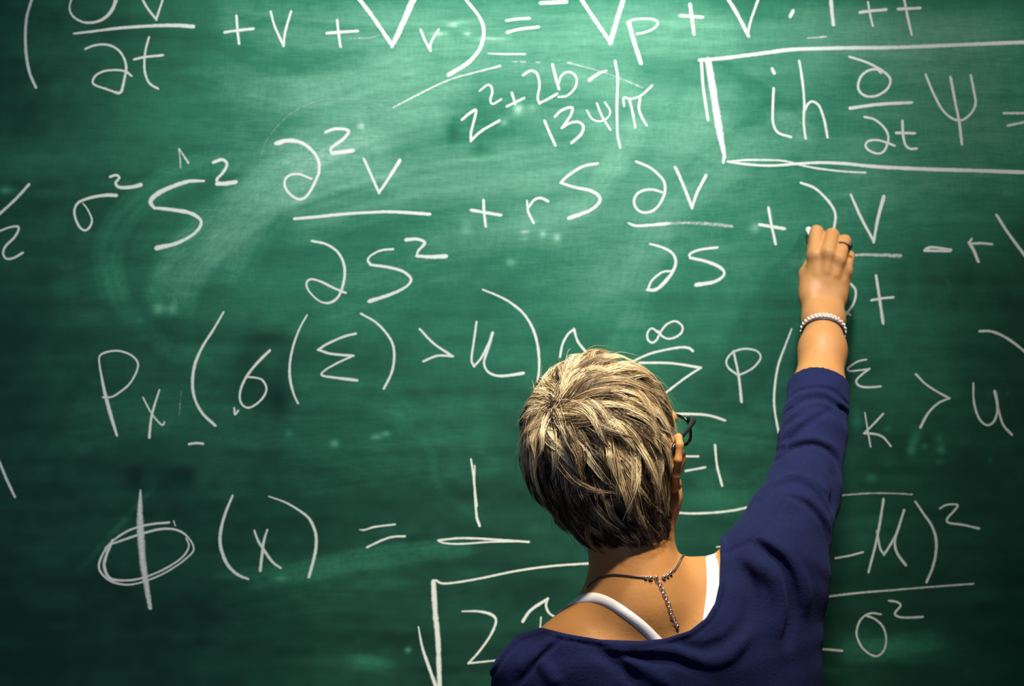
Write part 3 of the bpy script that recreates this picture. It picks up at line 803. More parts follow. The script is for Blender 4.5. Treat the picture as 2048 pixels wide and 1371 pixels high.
class Field:
    def __init__(s, prims, post=None):
        s.prims, s.post = prims, post

    def __call__(s, p, near=None):
        d = np.full(len(p), 0.5)
        for g in s.prims:
            if near is not None and np.linalg.norm(g.c - near[0]) - g.r - near[1] > 0.03 + g.k:
                continue
            d = smin(d, g(p), g.k)
        if s.post is not None:
            d = s.post(p, d)
        return d


def surface(field, lo, hi, h, B=6):
    """naive surface nets, evaluated only in blocks near the surface"""
    lo, hi = np.asarray(lo, float), np.asarray(hi, float)
    nb = np.ceil((hi - lo) / (h * B)).astype(int)
    Mc = 5
    DIM = nb * B + 4
    lin = lambda i: (i[..., 0] * DIM[1] + i[..., 1]) * DIM[2] + i[..., 2]
    ids, pos, qd = [], [], []
    bi = np.stack(np.meshgrid(*[np.arange(n) for n in nb], indexing='ij'), -1).reshape(-1, 3)
    mac = (bi // Mc)
    key = (mac[:, 0] * 1000 + mac[:, 1]) * 1000 + mac[:, 2]
    order = np.argsort(key, kind='stable')
    bi, key = bi[order], key[order]
    cuts = np.concatenate([[0], np.nonzero(np.diff(key))[0] + 1, [len(bi)]])
    loc = np.stack(np.meshgrid(*[np.arange(B + 2)] * 3, indexing='ij'), -1)
    rb = h * B * 0.87
    for c0, c1 in zip(cuts[:-1], cuts[1:]):
        bs = bi[c0:c1]
        cen = lo + (bs + 0.5) * B * h
        mc, mr = cen.mean(0), h * B * Mc * 0.9
        if abs(field(mc[None])[0]) > mr * 1.8 + 0.06:
            continue
        dc = field(cen, (mc, mr))
        bs = bs[np.abs(dc) < rb * 1.7 + 2 * h]
        if len(bs) == 0:
            continue
        gi = bs[:, None, None, None, :] * B + loc[None]
        D = field((lo + gi.reshape(-1, 3) * h), (mc, mr)).reshape(len(bs), B + 2, B + 2, B + 2)
        inn = D < 0
        n8 = sum(inn[:, a:B + 1 + a, b:B + 1 + b, c:B + 1 + c].astype(np.int8) for a in (0, 1) for b in (0, 1) for c in (0, 1))
        act = (n8 > 0) & (n8 < 8)
        act_core = act.copy(); act_core[:, B:] = False; act_core[:, :, B:] = False; act_core[:, :, :, B:] = False
        w = np.argwhere(act_core)
        if len(w):
            n, i, j, k = w.T
            acc = np.zeros((len(w), 3)); cnt = np.zeros(len(w))
            cor = [(a, b, c) for a in (0, 1) for b in (0, 1) for c in (0, 1)]
            val = {q: D[n, i + q[0], j + q[1], k + q[2]] for q in cor}
            for q in cor:
                for ax in range(3):
                    if q[ax] == 0:
                        e = list(q); e[ax] = 1; e = tuple(e)
                        va, vb = val[q], val[e]
                        s = (va < 0) != (vb < 0)
                        t = np.where(s, va / np.where(s, va - vb, 1), 0)
                        pt = np.tile(np.array(q, float), (len(w), 1)); pt[:, ax] = t
                        acc += pt * s[:, None]; cnt += s
            g = bs[n] * B + w[:, 1:]
            ids.append(lin(g)); pos.append(lo + (g + acc / cnt[:, None]) * h)
        for ax in range(3):
            sl0 = [slice(None)] + [slice(1, B + 1)] * 3
            sl1 = list(sl0); sl1[ax + 1] = slice(2, B + 2)
            a, b = inn[tuple(sl0)], inn[tuple(sl1)]
            w = np.argwhere(a != b)
            if not len(w): continue
            n = w[:, 0]
            g = bs[n] * B + w[:, 1:] + 1
            o1, o2 = [x for x in range(3) if x != ax]
            e1 = np.zeros(3, int); e1[o1] = 1
            e2 = np.zeros(3, int); e2[o2] = 1
            q = np.stack([lin(g - e1 - e2), lin(g - e2), lin(g), lin(g - e1)], 1)
            fl = a[w[:, 0], w[:, 1], w[:, 2], w[:, 3]]
            if ax == 1: fl = ~fl
            q[~fl] = q[~fl][:, ::-1]
            qd.append(q)
    ids = np.concatenate(ids); pos = np.concatenate(pos); qd = np.concatenate(qd)
    o = np.argsort(ids); ids, pos = ids[o], pos[o]
    ix = np.searchsorted(ids, qd); ix = np.minimum(ix, len(ids) - 1)
    ok = (ids[ix] == qd).all(1)
    return pos, ix[ok]


def raycast(field, pts, lift=0.0):
    """points of the surface seen at pixels pts"""
    o = np.array([0, -CAM_D, CAM_Z])
    pts = np.asarray(pts, float)
    dr = nrm(np.stack([(pts[:, 0] - 1024) / F_PX, np.ones(len(pts)), -(pts[:, 1] - 685.5) / F_PX], 1))
    t = np.full(len(pts), 1.45)
    for _ in range(90):
        t = np.minimum(t + 0.7 * (field(o + dr * t[:, None]) - lift), 2.6)
    p = o + dr * t[:, None]
    return p, grad(field, p)


def grad(field, p, e=0.0015):
    g = np.stack([field(p + np.eye(3)[i] * e) - field(p - np.eye(3)[i] * e) for i in range(3)], 1)
    return nrm(g)


# ------------------------------------------------------------------ the woman: skeleton
HC = P(1230, 886, 1.82)                       # middle of the head
TH, PHI = math.radians(29), math.radians(10)
hf = np.array([math.sin(TH) * math.cos(PHI), math.cos(TH) * math.cos(PHI), math.sin(PHI)])
hr = np.array([math.cos(TH), -math.sin(TH), 0.0])
hu = np.cross(hr, hf)
HR = np.stack([hr, hf, hu])


def hd(a, b, c):
    """a point in the frame of the head: right, forward, up"""
    return HC + a * hr + b * hf + c * hu


neck_b, neck_t = P(1268, 1195, 1.80), P(1256, 1035, 1.835)
sh_r, up1, up2, elb_r = P(1545, 1140, 1.85), P(1576, 1050, 1.89), P(1606, 985, 1.93), P(1626, 875, 1.99)
cuff = P(1637, 785, 2.05)
wri = P(1647, 640, 2.168)
wri2 = P(1649, 610, 2.186)


def torso(ins, trap):
    k = 0.035
    return [
        EL(P(1300, 1500, 1.83), (0.165 - ins, 0.115 - ins, 0.205 - ins), k=k),
        EL((0.185, -0.46, 1.02), (0.150 - ins, 0.112 - ins, 0.26), k=0.05),
        RC(P(1240, 1222, 1.80), P(1100, 1337, 1.785), 0.046 + trap, 0.045 + trap, k),
        RC(P(1300, 1192, 1.81), P(1452, 1186, 1.845), 0.048 + trap, 0.049 + trap, k),
        RC(P(1190, 1345, 1.78), P(1420, 1300, 1.80), 0.062 - ins, 0.066 - ins, 0.05),
        RC(P(1067, 1345, 1.785), (0.010, -0.50, 0.98), 0.052 - 1.7 * ins, 0.044 - ins, 0.02),
        RC((0.010, -0.50, 0.98), (0.05, -0.40, 0.82), 0.044 - ins, 0.036 - ins, 0.015),
        RC(P(1545, 1150, 1.85), P(1515, 1450, 1.80), 0.066 - ins, 0.078 - ins, k),
        RC(sh_r, up1, 0.069 - ins, 0.055 - ins, 0.03),
        RC(up1, up2, 0.055 - ins, 0.0485 - ins, 0.02),
        RC(up2, elb_r, 0.0485 - ins, 0.0455 - ins, 0.015),
    ]


# ---- sweater
sw_prims = torso(0.0, 0.006) + [RC(elb_r, cuff + 0.02 * nrm(cuff - elb_r), 0.0455, 0.0450, 0.012)]
sw_smooth = Field(sw_prims)
NECK = np.array([(955, 1375), (978, 1338), (1003, 1301), (1034, 1269), (1083, 1254), (1130, 1266), (1200, 1278), (1280, 1281), (1330, 1276), (1380, 1260), (1412, 1235),
                 (1430, 1205), (1439, 1165), (1441, 1112), (1441, 850), (955, 850)], float)


def poly_sd(px, py, poly):
    d = np.full(len(px), 1e18); s = np.ones(len(px))
    n = len(poly)
    for i in range(n):
        a, b = poly[i], poly[(i + 1) % n]
        e = b - a
        wx, wy = px - a[0], py - a[1]
        t = np.clip((wx * e[0] + wy * e[1]) / (e @ e), 0, 1)
        d = np.minimum(d, (wx - e[0] * t) ** 2 + (wy - e[1] * t) ** 2)
        c1, c2, c3 = py >= a[1], py < b[1], e[0] * wy > e[1] * wx
        s = np.where((c1 & c2 & c3) | (~c1 & ~c2 & ~c3), -s, s)
    return s * np.sqrt(d)


S_ = lambda pts: [(1360 + a / 2.0425, 700 + b / 2.0425) for a, b in pts]
Z_ = lambda pts: [(960 + a / 4.096, 1060 + b / 4.096) for a, b in pts]
FOLD_SRC = [
    # (points, height in mm: below zero a crease, half width in mm)
    (S_([(426, 218), (470, 168), (560, 150), (640, 172), (690, 228)]), -2.6, 3.2),
    (S_([(424, 262), (500, 205), (590, 196), (688, 262)]), -3.0, 3.4),
    (S_([(424, 240), (490, 186), (590, 174), (690, 245)]), 2.0, 4.0),
    (S_([(424, 300), (520, 230), (600, 225), (690, 305)]), 2.2, 4.5),
    (S_([(380, 480), (440, 380), (520, 300), (612, 246)]), -5.0, 5.0),
    (S_([(372, 440), (430, 350), (500, 285)]), 3.5, 6.0),
    (S_([(385, 450), (460, 400), (540, 385), (610, 412), (684, 500)]), -4.6, 4.5),
    (S_([(400, 395), (480, 372), (560, 362), (640, 405)]), 2.5, 6.0),
    (S_([(325, 625), (400, 552), (480, 540), (560, 585), (612, 665)]), -4.6, 4.5),
    (S_([(350, 560), (420, 520), (500, 515), (590, 570)]), 2.6, 6.0),
    (S_([(440, 592), (400, 660), (350, 720), (300, 768)]), -2.2, 2.2),
    (S_([(300, 770), (240, 800), (165, 832)]), -2.6, 4.0),
    (S_([(440, 592), (520, 630), (585, 710), (605, 800)]), -3.6, 4.5),
    (S_([(500, 590), (570, 650), (610, 730)]), 2.5, 6.0),
    (S_([(300, 785), (390, 845), (445, 930), (462, 1050), (440, 1200)]), -8.0, 8.0),
    (S_([(330, 770), (430, 830), (495, 930), (515, 1060)]), 4.0, 9.0),
    (S_([(300, 860), (380, 930), (410, 1040), (390, 1180)]), 4.0, 10.0),
    (S_([(240, 870), (290, 960), (290, 1060), (240, 1150), (150, 1220)]), -4.0, 9.0),
    (S_([(625, 480), (640, 560), (625, 650)]), -6.0, 9.0),
    (S_([(0, 1240), (100, 1275), (200, 1250), (270, 1170)]), 4.0, 9.0),
    (S_([(0, 1195), (90, 1225), (180, 1190)]), -4.0, 8.0),
    (Z_([(650, 900), (500, 1040), (400, 1160), (300, 1260)]), -4.0, 3.2),
    (Z_([(620, 860), (450, 1000), (300, 1160)]), 2.0, 8.0),
    (Z_([(1000, 960), (1300, 975), (1600, 985), (1800, 1040)]), 3.0, 7.0),
    (Z_([(1000, 1010), (1300, 1040), (1600, 1070), (1850, 1120)]), -3.5, 8.0),
    (Z_([(1100, 1010), (1350, 1130), (1550, 1270)]), 3.5, 9.0),
    (Z_([(900, 960), (1150, 1100), (1300, 1270)]), -3.0, 10.0),
    (Z_([(480, 1060), (560, 1160), (640, 1270)]), 2.5, 9.0),
]
FOLDS = []
for pts, hgt, wid in FOLD_SRC:
    q, _ = raycast(sw_smooth, catmull(np.array(pts), 30))
    ok = q[:, 1] < -0.1
    if ok.sum() > 1:
        q = q[ok]
        FOLDS.append((q, hgt * (2.9 if abs(hgt) < 4.5 else 2.3) / 1000, wid * 0.82 / 1000, q.mean(0), np.linalg.norm(q - q.mean(0), axis=1).max()))
CUFF_AX = nrm(cuff - elb_r)
CUFF_P = cuff + CUFF_AX * 0.008


def sweater_post(p, d):
    near = np.abs(d) < 0.03
    if near.any():
        q = p[near]
        disp = np.zeros(len(q))
        c0 = q.mean(0); r0 = np.linalg.norm(q - c0, axis=1).max()
        for line, hgt, wid, fc, fr in FOLDS:
            if np.linalg.norm(fc - c0) > fr + r0 + 3 * wid: continue
            best = np.full(len(q), 1e9); tt = np.zeros(len(q))
            m = len(line) - 1
            for i in range(m):
                ab = line[i + 1] - line[i]
                t = np.clip((q - line[i]) @ ab / (ab @ ab + 1e-12), 0, 1)
                w = q - line[i] - t[:, None] * ab
                dd = (w * w).sum(1)
                k = dd < best
                best[k] = dd[k]; tt[k] = (i + t[k]) / m
            taper = np.clip(np.minimum(tt, 1 - tt) * 5 + 0.25, 0, 1)
            disp += hgt * np.exp(-best / (wid * wid)) * taper
        # slow unevenness of the cloth
        disp += 0.0016 * np.sin(q[:, 0] * 61 + 3 * np.sin(q[:, 2] * 37)) * np.sin(q[:, 2] * 53 + q[:, 1] * 41 + 1.3)
        d = d.copy()
        # rolled neck edge
        dist = q[:, 1] + CAM_D
        px = 1024 + q[:, 0] / dist * F_PX
        py = 685.5 - (q[:, 2] - CAM_Z) / dist * F_PX
        sd = poly_sd(px, py, NECK) / F_PX * dist
        disp += 0.0016 * np.exp(-((sd - 0.003) / 0.003) ** 2) - 0.0016 * np.exp(-((sd - 0.0085) / 0.002) ** 2)
        dn = d[near] - disp
        dn = np.maximum(dn, -sd)
        # open end of the right sleeve, hem
        arm = (q[:, 1] > -0.36) & (q[:, 2] > 1.50)
        dn = np.where(arm, np.maximum(dn, (q - CUFF_P) @ CUFF_AX), dn)
        dn = np.maximum(dn, 0.86 - q[:, 2])
        d[near] = dn
    far = ~near
    if far.any():
        d = d.copy()
        d[far] = np.where((p[far, 2] < 0.86) & (d[far] < 0), 0.86 - p[far, 2], d[far])
    return d


sw_field = Field(sw_prims, sweater_post)

# ---- hand
mc = {'index': P(1629, 512, 2.212), 'middle': P(1655, 508, 2.202), 'ring': P(1677, 520, 2.204), 'little': P(1691, 541, 2.212)}
pip = {'index': P(1633, 464, 2.250), 'middle': P(1664, 470, 2.244), 'ring': P(1689, 482, 2.242), 'little': P(1698, 512, 2.245)}
dip = {'index': P(1630, 470, 2.277), 'middle': P(1661, 494, 2.272), 'ring': P(1686, 508, 2.268), 'little': P(1693, 534, 2.266)}
tip = {'index': P(1624, 482, 2.284), 'middle': P(1652, 512, 2.268), 'ring': P(1675, 526, 2.258), 'little': P(1683, 548, 2.254)}
rad = {'index': (.0118, .0108, .0092, .0080), 'middle': (.0118, .0110, .0094, .0082), 'ring': (.0110, .0100, .0088, .0077), 'little': (.0098, .0086, .0076, .0068)}


def hand_prims():
    ax = nrm(np.array([1.0, 0.1, 0.0]))
    o = [RC(wri - ax * .011, wri2 - ax * .012 + np.array([0, 0.01, .005]), .0225, .021, .012),
         RC(wri + ax * .012, wri2 + ax * .012 + np.array([0, 0.01, .005]), .0215, .020, .012)]
    base = {'index': P(1630, 592, 2.198), 'middle': P(1645, 588, 2.194), 'ring': P(1660, 590, 2.196), 'little': P(1670, 594, 2.201)}
    for n in ('index', 'middle', 'ring', 'little'):
        o.append(RC(base[n], mc[n], .0150, rad[n][0] - .0005, .009))
        o.append(RC(mc[n] + np.array([0, -.0085, -.004]), base[n] * .45 + mc[n] * .55 + np.array([0, -.0105, 0]), .0042, .0030, .006))
    # heel of the palm and the ball of the thumb
    o.append(RC(P(1625, 585, 2.205), P(1640, 530, 2.235), .017, .015, .014))
    o.append(RC(P(1672, 590, 2.205), P(1680, 548, 2.225), .015, .013, .014))
    o.append(RC(P(1622, 595, 2.195), P(1614, 548, 2.226), .0155, .0130, .012))
    o.append(RC(P(1614, 548, 2.226), P(1627, 518, 2.262), .0125, .0105, .004))
    o.append(RC(P(1627, 518, 2.262), P(1624, 494, 2.279), .0102, .0082, .003))
    for n in ('index', 'middle', 'ring', 'little'):
        r = rad[n]
        o.append(EL(mc[n] + np.array([0, -.0065, .001]), (.0085, .0085, .010), k=.008))     # knuckle
        o.append(RC(mc[n], pip[n], r[0], r[1], .0045))
        o.append(RC(pip[n], dip[n], r[1], r[2], .003))
        o.append(RC(dip[n], tip[n], r[2], r[3], .003))
    return o


# ---- body
body_prims = torso(0.008, 0.0) + [
    RC(neck_b, neck_t, 0.056, 0.051, 0.03),
    RC(neck_t, hd(0, -0.02, -0.05), 0.051, 0.060, 0.03),
    RC(P(1262, 1050, 1.80), P(1296, 1212, 1.772), 0.030, 0.030, 0.04),      # nape and the first vertebrae
    RC(elb_r, cuff, 0.0375, 0.0365, 0.012),
    RC(cuff, P(1645, 700, 2.110), 0.0365, 0.0318, 0.02),
    RC(P(1645, 700, 2.110), wri, 0.0318, 0.0270, 0.02),
    # head
    EL(hd(-0.010, -0.016, 0.026), (0.069, 0.084, 0.080), HR, 0.02),
    EL(hd(0, 0.030, -0.040), (0.068, 0.058, 0.078), HR, 0.03),
    RC(hd(0.060, 0.012, -0.070), hd(0.012, 0.066, -0.106), 0.016, 0.015, 0.03),
    RC(hd(-0.060, 0.012, -0.070), hd(-0.012, 0.066, -0.106), 0.016, 0.015, 0.03),
    EL(hd(0, 0.074, -0.106), (0.020, 0.016, 0.015), HR, 0.02),
    EL(hd(0.049, 0.054, -0.030), (0.022, 0.020, 0.018), HR, 0.02), EL(hd(-0.049, 0.054, -0.030), (0.022, 0.020, 0.018), HR, 0.02),
    RC(hd(-0.045, 0.074, 0.018), hd(0.045, 0.074, 0.018), 0.011, 0.011, 0.018),
    RC(hd(0, 0.084, 0.008), hd(0, 0.104, -0.034), 0.007, 0.010, 0.010),
    EL(hd(0.012, 0.092, -0.037), (0.008, 0.010, 0.007), HR, 0.006), EL(hd(-0.012, 0.092, -0.037), (0.008, 0.010, 0.007), HR, 0.006),
    EL(hd(0.031, 0.073, -0.002), (0.014, 0.012, 0.010), HR, 0.004), EL(hd(-0.031, 0.073, -0.002), (0.014, 0.012, 0.010), HR, 0.004),
    EL(hd(0, 0.086, -0.066), (0.023, 0.010, 0.0055), HR, 0.004), EL(hd(0, 0.084, -0.076), (0.020, 0.010, 0.0065), HR, 0.004),
]
for s in (1, -1):       # ears: rim, lobe and the hollow left between
    c = [hd(s * 0.081, -0.002, -0.050), hd(s * 0.087, -0.014, -0.036), hd(s * 0.093, -0.018, -0.014), hd(s * 0.094, -0.012, 0.004), hd(s * 0.087, 0.002, 0.010), hd(s * 0.075, 0.010, 0.002)]
    for a, b in zip(c[:-1], c[1:]):
        body_prims.append(RC(a, b, 0.0046, 0.0046, 0.004))
    body_prims.append(EL(hd(s * 0.081, 0.000, -0.050), (0.006, 0.008, 0.009), HR, 0.006))
    body_prims.append(EL(hd(s * 0.080, -0.002, -0.018), (0.006, 0.013, 0.025), HR, 0.006))
    body_prims.append(EL(hd(s * 0.066, 0.004, -0.018), (0.014, 0.018, 0.030), HR, 0.01))
body_prims += hand_prims()
# left hand, hanging
lw = np.array([0.055, -0.385, 0.795])
body_prims += [RC((0.05, -0.40, 0.82), lw, .030, .025, .01), RC(lw, lw + [0.005, 0.015, -0.075], .024, .028, .015)]
for i, L in enumerate((.062, .07, .066, .05)):
    a = lw + np.array([-0.004 + 0.004 * i, 0.040 - 0.017 * i, -0.088])
    b = a + np.array([0.006, 0.006, -L * .55])
    body_prims += [RC(a, b, .0095, .0085, .003), RC(b, b + np.array([0.016, 0.0, -L * .45]), .0085, .007, .002)]
body_prims += [RC(lw + [0.012, 0.03, -0.03], lw + [0.03, 0.05, -0.065], .012, .010, .01), RC(lw + [0.03, 0.05, -0.065], lw + [0.036, 0.048, -0.095], .0095, .0075, .003)]
body_prims += [RC((0.185, -0.46, 1.0), (0.185, -0.45, 0.93), 0.10, 0.11, 0.05)]


def body_post(p, d):
    return np.maximum(d, p[:, 1] + 0.0065) if p[:, 1].max() > -0.03 else d


body_field = Field(body_prims, body_post)
ROOT = empty('woman', (0.19, -0.45, 0.0), label='woman with short blond hair in navy sweater writing with raised right arm', cat='person')

v, f = surface(body_field, (-0.09, -0.68, 0.60), (0.60, 0.0, 1.86), 0.0022)
BODY = mesh_obj('body', v, f, M['skin'], ROOT, label='tanned skin of face, neck, shoulder and raised hand')
v, f = surface(sw_field, (-0.09, -0.68, 0.84), (0.60, -0.15, 1.68), 0.0024)
SWEATER = mesh_obj('sweater', v, f, M['knit'], ROOT, label='navy knitted sweater with wide neck and pushed-up sleeves')

# ---- trousers and shoes below the frame
tr = Field([EL((0.19, -0.45, 0.90), (0.165, 0.125, 0.13), k=.04)] + [g for s in (-1, 1) for g in (
    RC((0.19 + s * .085, -0.45, 0.84), (0.19 + s * .09, -0.46, 0.48), .085, .058, .03),
    RC((0.19 + s * .09, -0.46, 0.48), (0.19 + s * .095, -0.47, 0.09), .058, .050, .02))])
v, f = surface(tr, (-0.05, -0.65, 0.0), (0.45, -0.25, 1.06), 0.008)
mesh_obj('trousers', v, f, M['trousers'], ROOT, label='dark trousers')
for s in (-1, 1):
    sx = 0.19 + s * .095
    def shoe_post(p, d): return np.maximum(d, -p[:, 2])
    sf = Field([RC((sx, -0.50, 0.040), (sx + s * .01, -0.31, 0.026), .040, .036, .02), RC((sx, -0.47, 0.05), (sx, -0.47, 0.10), .045, .047, .02)], shoe_post)
    v, f = surface(sf, (sx - .08, -0.58, -0.02), (sx + .08, -0.23, 0.17), 0.006)
    mesh_obj('shoe', v, f, M['shoe'], ROOT)

# ------------------------------------------------------------------ things that lie on the skin
def band_on(field, px_pts, width_px, lift, thick, step=4.0):
    """a flat strap that follows the surface seen under a line of pixels"""
    c = catmull(np.array(px_pts, float), step)
    p, nn = raycast(field, c)
    ok = p[:, 1] < -0.25
    p, nn, c = p[ok], nn[ok], c[ok]
    for _ in range(2):                                   # smooth the path a little
        p[1:-1] = (p[:-2] + 2 * p[1:-1] + p[2:]) / 4
    tan = nrm(np.gradient(p, axis=0))
    side = nrm(np.cross(tan, nn))
    w = width_px / F_PX * (p[:, 1] + CAM_D)
    V, F = [], []
    prof = [(-.5, 0), (-.48, 1), (0, 1.15), (.48, 1), (.5, 0)]
    for i in range(len(p)):
        for s, hgt in prof:
            V.append(p[i] + side[i] * w[i] * s + nn[i] * (lift + thick * hgt))
    m = len(prof)
    for i in range(len(p) - 1):
        for j in range(m - 1):
            F.append((i * m + j, i * m + j + 1, (i + 1) * m + j + 1, (i + 1) * m + j))
    return np.array(V), F


v, f = band_on(body_field, [(1120, 1222), (1135, 1208), (1158, 1197), (1185, 1194), (1215, 1203), (1250, 1225), (1285, 1252), (1318, 1285)], 20.5, -0.0002, 0.0009)
mesh_obj('tank_top_strap', v, f, M['jersey'], ROOT, label='white tank top strap over the bare left shoulder')
v, f = band_on(body_field, [(1423, 1106), (1425, 1130), (1426, 1165), (1424, 1200), (1418, 1245)], 26, -0.0002, 0.0009)
mesh_obj('tank_top_strap', v, f, M['jersey'], ROOT, label='white tank top strap by the right neck edge')

# ------------------------------------------------------------------ hair
HAC = HC + np.array([-0.0246, -0.008, 0.0105])
hair_prims = [
    EL(HAC, (0.090, 0.105, 0.1025), HR, 0.02),
    EL(P(1214, 948, 1.80), (0.079, 0.078, 0.066), k=0.035),
    EL(P(1250, 1046, 1.805), (0.050, 0.055, 0.034), k=0.04),
    EL(P(1292, 1010, 1.82), (0.020, 0.03, 0.045), k=0.025),
]


def head_abc(p):
    return (p - HC) @ HR.T


def hair_cut(p, d):
    q = head_abc(p)
    face = np.maximum(0.042 - q[:, 1], q[:, 2] - 0.070)
    under = np.maximum(-0.020 - q[:, 1], q[:, 2] + 0.055)
    ear = np.linalg.norm((q - [0.094, 0.006, -0.036]) / [1.3, 1.5, 2.1], axis=1) - 0.023
    earl = np.linalg.norm((q - [-0.090, 0.006, -0.024]) / [1, 1, 1.3], axis=1) - 0.020
    burn = np.maximum(0.014 - q[:, 1], q[:, 2] - 0.020)
    return np.maximum(d, -np.minimum(np.minimum(np.minimum(face, under), burn), np.minimum(ear, earl)))


Hf = Field(hair_prims)
hair_base = Field(hair_prims, lambda p, d: hair_cut(p, d + 0.007))
hv, hq = surface(hair_base, HC - 0.20, HC + 0.20, 0.004)

hr_rng = np.random.default_rng(5)
WH = raycast(Hf, [(1098, 806)])[0][0]
WN = grad(Hf, WH[None])[0]


def project(p, h):
    for _ in range(2):
        p = p - (Hf(p) - h)[:, None] * grad(Hf, p)
    return p


def flow(p, n):
    rd = p - WH
    dist = np.linalg.norm(rd, axis=1, keepdims=True)
    rd = rd / (dist + 1e-9)
    down = np.array([0.05, -0.05, -1.0])
    q = head_abc(p)
    wd = np.clip((dist - 0.02) / 0.10, 0, 1) * (0.35 + 0.9 * np.clip((0.075 - q[:, 2:3]) / 0.08, 0, 1))
    sw = np.cross(n, rd) * (0.45 * np.exp(-(dist / 0.05) ** 2))
    flip = np.clip((-0.055 - q[:, 2:3]) / 0.04, 0, 1) * np.clip((q[:, 0:1] - 0.0) / 0.04, 0, 1)
    d = rd * 1.0 + down * wd + sw + np.array([0.9, 0.0, 0.35]) * flip
    d = d - (d * n).sum(1, keepdims=True) * n
    return nrm(d)


def rot_about(v, n, a):
    return v * np.cos(a)[:, None] + np.cross(n, v) * np.sin(a)[:, None]


# guide locks
tri = hv[hq]
area = np.linalg.norm(np.cross(tri[:, 1] - tri[:, 0], tri[:, 3] - tri[:, 0]), axis=1)
NG, SEG = 540, 14
gi = hr_rng.choice(len(hq), 5000, p=area / area.sum())
gp = tri[gi].mean(1)
keep = (Hf(gp) > -0.0095) & (hair_cut(gp, np.full(len(gp), -1.0)) < -0.002)
gp = gp[keep]
sel, dmin = [0], np.full(len(gp), 9.0)                  # evenly spread roots
for _ in range(NG - 1):
    dmin = np.minimum(dmin, np.linalg.norm(gp - gp[sel[-1]], axis=1))
    sel.append(int(dmin.argmax()))
gp = gp[sel]
glen = hr_rng.uniform(0.060, 0.130, NG)
gang = hr_rng.normal(0, 0.28, NG)
gq = head_abc(gp)
glen *= np.where(gq[:, 2] < -0.055, 0.5, 1.0)
# short unruly tufts that cross over the whorl
NX = 64
ex = nrm(np.cross(WN, [0.0, 0.3, 1.0])); ey = np.cross(WN, ex)
ra, rd_ = hr_rng.uniform(0, 6.28, NX), 0.020 * np.sqrt(hr_rng.random(NX))
gp = np.vstack([gp, WH + ex * (np.cos(ra) * rd_)[:, None] + ey * (np.sin(ra) * rd_)[:, None]])
gang = np.concatenate([gang, hr_rng.uniform(-0.9, 0.9, NX)])
glen = np.concatenate([glen, hr_rng.uniform(0.06, 0.10, NX)])
NG = len(gp)
glay = hr_rng.uniform(-0.0045, 0.0065, NG)
glay[-NX:] = hr_rng.uniform(-0.004, 0.002, NX)
gwav = hr_rng.uniform(0.001, 0.0075, NG)
gcurl = hr_rng.normal(0, 0.32, NG)
gph = hr_rng.uniform(0, 6.28, NG)
gtip = hr_rng.uniform(-0.003, 0.006, NG)
gback = np.concatenate([np.zeros(NG - NX), np.full(NX, 0.012)])


def trace(p0, ang, length, layer, lift_tip, curl):
    pts = []
    p = project(p0, np.full(len(p0), -0.008))
    for i in range(SEG):
        t = i / (SEG - 1)
        pts.append(p.copy())
        n = grad(Hf, p)
        d = rot_about(flow(p, n), n, ang * (1 - 0.5 * t) + curl * t * t)
        p = p + d * (length / (SEG - 1))[:, None]
        h = -0.008 + (layer + 0.008) * min(1, t * 2.2) + lift_tip * t * t
        p = project(p, h)
    return np.stack(pts, 1)


_n0 = grad(Hf, gp)
gp = gp - rot_about(flow(gp, _n0), _n0, gang) * gback[:, None]
gpath = trace(gp, gang, glen, glay, gtip, gcurl)
gn = grad(Hf, gpath.reshape(-1, 3)).reshape(gpath.shape)
gt = nrm(np.gradient(gpath, axis=1))
gs = np.cross(gt, gn)
tt = np.linspace(0, 1, SEG)
gpath = gpath + gs * (gwav[:, None] * np.sin(gph[:, None] + tt * 5.0) * tt)[..., None]

# locks stop where the ear shows
qq = head_abc(gpath.reshape(-1, 3)).reshape(gpath.shape)
gcut = np.ones(NG)
for sgn in (1, -1):
    ins = np.linalg.norm((qq - [sgn * 0.095, 0.004, -0.038]) / [1.4, 1.5, 2.1], axis=2) < 0.0230
    ins |= (qq[:, :, 1] > 0.012) & (qq[:, :, 2] < 0.006)
    first = np.where(ins.any(1), ins.argmax(1), SEG) / (SEG - 1)
    gcut = np.minimum(gcut, np.clip(first, 0.12, 1))
PER = 31
own = np.repeat(np.arange(NG), PER)
ns = len(own)
off = hr_rng.standard_normal((ns, 2)) * 0.0046
strand = gpath[own]
spread = 1.0 - 0.68 * tt ** 1.1
strand = strand + gs[own] * (off[:, :1] * spread)[..., None] * 1.0 + gn[own] * (off[:, 1:] * 0.35 * spread)[..., None]
strand = strand + gs[own] * ((hr_rng.standard_normal((ns, 1)) * 0.0012) * np.sin(hr_rng.uniform(0, 6, (ns, 1)) + tt * 7))[..., None]
cutl = hr_rng.uniform(0.72, 1.0, ns) * gcut[own]                     # strands of a lock end unevenly
u = tt[None, :] * cutl[:, None] * (SEG - 1)
i0 = np.minimum(u.astype(int), SEG - 2); fr = (u - i0)[..., None]
ar = np.arange(ns)[:, None]
strand = strand[ar, i0] * (1 - fr) + strand[ar, i0 + 1] * fr

